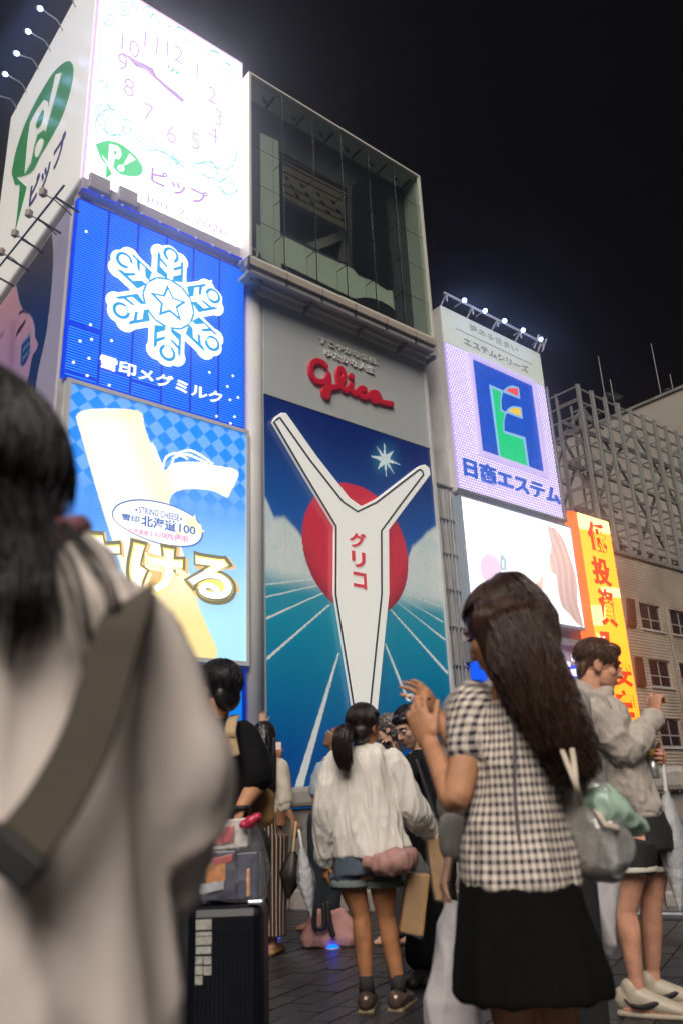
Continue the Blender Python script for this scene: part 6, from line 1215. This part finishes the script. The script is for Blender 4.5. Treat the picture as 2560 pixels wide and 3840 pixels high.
# ------------------------------------------------------------------ half hidden people
def extra(px, d, head_px, hf, hm, shirt, sk, label, arms=None, s=1.0):
    PN = lambda x, y, o=0: PP(x, y, d+o); t = person('x', (PN(*head_px).x, PN(*head_px).y, 0), label); hfx, hrx, hux = axes(hf); hc = PN(*head_px); z0 = hc.z
    b = MB(); head(b, hc, hf, s=s); base = V((hc.x, hc.y, 0)); at = lambda z, o=0: base+ZZ*z+RH*o; limb(b, [hc-hux*.05, at(z0-.20), at(z0-.28)], [.055,.055,.07]); fx, rx, _ = axes(V((hf.x, hf.y, 0)))
    b.loft([(at(z0-.22), .09,.07), (at(z0-.30), .17,.10), (at(z0-.55), .14,.10), (at(z0-.75), .15,.11)], rx, fx)
    for sd in (-1, 1):
        H = at(z0-.75)+rx*.08*sd; leg(b, H, V((H.x, H.y, .47)), V((H.x, H.y, .1))); foot(b, V((H.x, H.y, .1)), fx)
        S = at(z0-.30)+rx*.18*sd
        if arms and sd in arms: E, W, hd_, pn = arms[sd]
        else: E, W, hd_, pn = S-ZZ*.28+rx*.03*sd, S-ZZ*.50+fx*.08, -ZZ, -rx*sd
        arm(b, S, E, W); hand(b, W, hd_, pn, sd, (.2,.3,.2) if arms and sd in arms else (.4,.5,.4), spread=.14)
    b.blob('body', sk, t, vox=.007); face_parts(t, hc, hf, s=s, glasses=mat('thin metal glasses', (.3,.3,.3)) if hm is H_grey else None)
    b = MB(); b.loft([(at(z0-.195), .075,.07), (at(z0-.24), .14,.10), (at(z0-.30), .19,.12), (at(z0-.55), .165,.125), (at(z0-.80), .17,.13)], rx, fx, 24)
    for sd in (-1, 1):
        S = at(z0-.30)+rx*.18*sd; E = arms[sd][0] if arms and sd in arms else S-ZZ*.28+rx*.03*sd; W = arms[sd][1] if arms and sd in arms else None
        limb(b, [S, S.lerp(E,.5), S.lerp(E,.95)] + ([E.lerp(W,.85)] if W is not None and arms.get('long') else []), [.075,.075,.07] + ([.045] if W is not None and arms.get('long') else []))
    b.blob('shirt', shirt, t, vox=.009, post=folds(.010, 9, 5)); b = MB()
    for sd in (-1, 1): H = at(z0-.75)+rx*.08*sd; b.tube([H+ZZ*.03, V((H.x, H.y, .12))], [.12,.085], 16)
    b.blob('trousers', cloth('grey trousers', (.03,.03,.034)), t, vox=.010)
    b = MB(); b.ell(hc-hfx*.024+hux*.04, hfx*.110, hrx*.090, hux*.100); b.ell(hc-hfx*.06-hux*.03, hfx*.05, hrx*.078, hux*.07); b.blob('hair', hm, t, vox=.007, post=folds(.008, 50, 30)); return t
extra(None, 6.9, (1452, 2738), blend(-.93, .2, -.1), H_grey, cloth('dark green shirt', (.04,.045,.04)), S_light, 'bearded person with greying hair, face in profile between the ponytail and the bent head')
hp = PP(984, 2722, 9.0); ex = extra(None, 9.0, (975, 2800), blend(-.2, 1), H_black, cloth('pale denim shirt', (.25,.32,.42)), S_light, 'person behind the long-haired one, only a raised open hand showing', arms={1: (PP(1000, 2790, 9.05), hp, ZZ*1+RH*.05, -NH), 'long': 1})
hw_ = PP(1686, 3205, 2.72); extra(None, 2.85, (1900, 2330), blend(-.1, 1), H_black, cloth('grey striped top', (.26,.25,.24), var=.2), S_light, 'person hidden behind the checked blouse, forearm lowered with a white bag', arms={-1: (PP(1722, 3060, 2.75), hw_, PP(1668, 3300, 2.70)-hw_, RH)})
b = MB(); q = PP(1704, 3135, 2.72); b.tube([q+ZZ*.03, q-ZZ*.03], [.050,.052], 16); b.build('rolled_sleeve', cloth('grey striped cuff', (.33,.31,.29), var=.3), bpy.data.objects['person'] if 0 else [o for o in bpy.data.objects if o.name.startswith('person')][-1])
# white carrier bags
def carrier(zf, dd, rows, label, seed):
    base = PP(*zf((rows[-1][1]+rows[-1][2])/2, rows[-1][0]), dd); tt = thing('carrier_bag', base, label, 'bag', 'white carrier bags'); b = MB(); b.loft(rings(zf, dd, rows, .06), RH, NH, 22, 2.4)
    b.blob('bag_body', mat('white plastic', (.66,.62,.64), .45, bump=.3, bscale=25, sss=.1), tt, vox=.007, post=folds(.012, 12, 3, seed))
    top = PP(*zf((rows[0][1]+rows[0][2])/2, rows[0][0]), dd); MB().tube([top-RH*.01, top-RH*.008+ZZ*.06, top+RH*.008+ZZ*.06, top+RH*.01], .006, 8).build('handle', m_black, tt); return tt
carrier(zN, 2.66, [(3390,1672,1720,.02), (3450,1652,1735,.05), (3600,1620,1760,.07), (3740,1592,1780,.08), (3860,1600,1800,.08), (3980,1620,1790,.06)], 'long white carrier bag hanging at left of the black skirt', 2)
carrier(zN, 2.95, [(3200,2130,2330,.03), (3300,2165,2318,.05), (3420,2210,2308,.05), (3540,2250,2300,.04), (3580,2262,2290,.02)], 'white carrier bag hanging behind the silver shoulder bag', 5)
# ================================================================== scattering volume added to imitate lens bloom round the bright signs
hm_ = bpy.data.materials.new('bloom scatter'); hm_.use_nodes = True; n_ = hm_.node_tree.nodes; l_ = hm_.node_tree.links; n_.clear()
o_ = n_.new('ShaderNodeOutputMaterial'); pvn = n_.new('ShaderNodeVolumePrincipled')
pvn.inputs['Color'].default_value = (.82,.86,1,1); pvn.inputs['Density'].default_value = .0048; pvn.inputs['Anisotropy'].default_value = .955
l_.new(pvn.outputs[0], o_.inputs['Volume'])
MB().box((-70, -70, -5.5), (110, 90, 40)).build('bloom_haze', hm_, kind='stuff')
SC.cycles.volume_bounces = 0
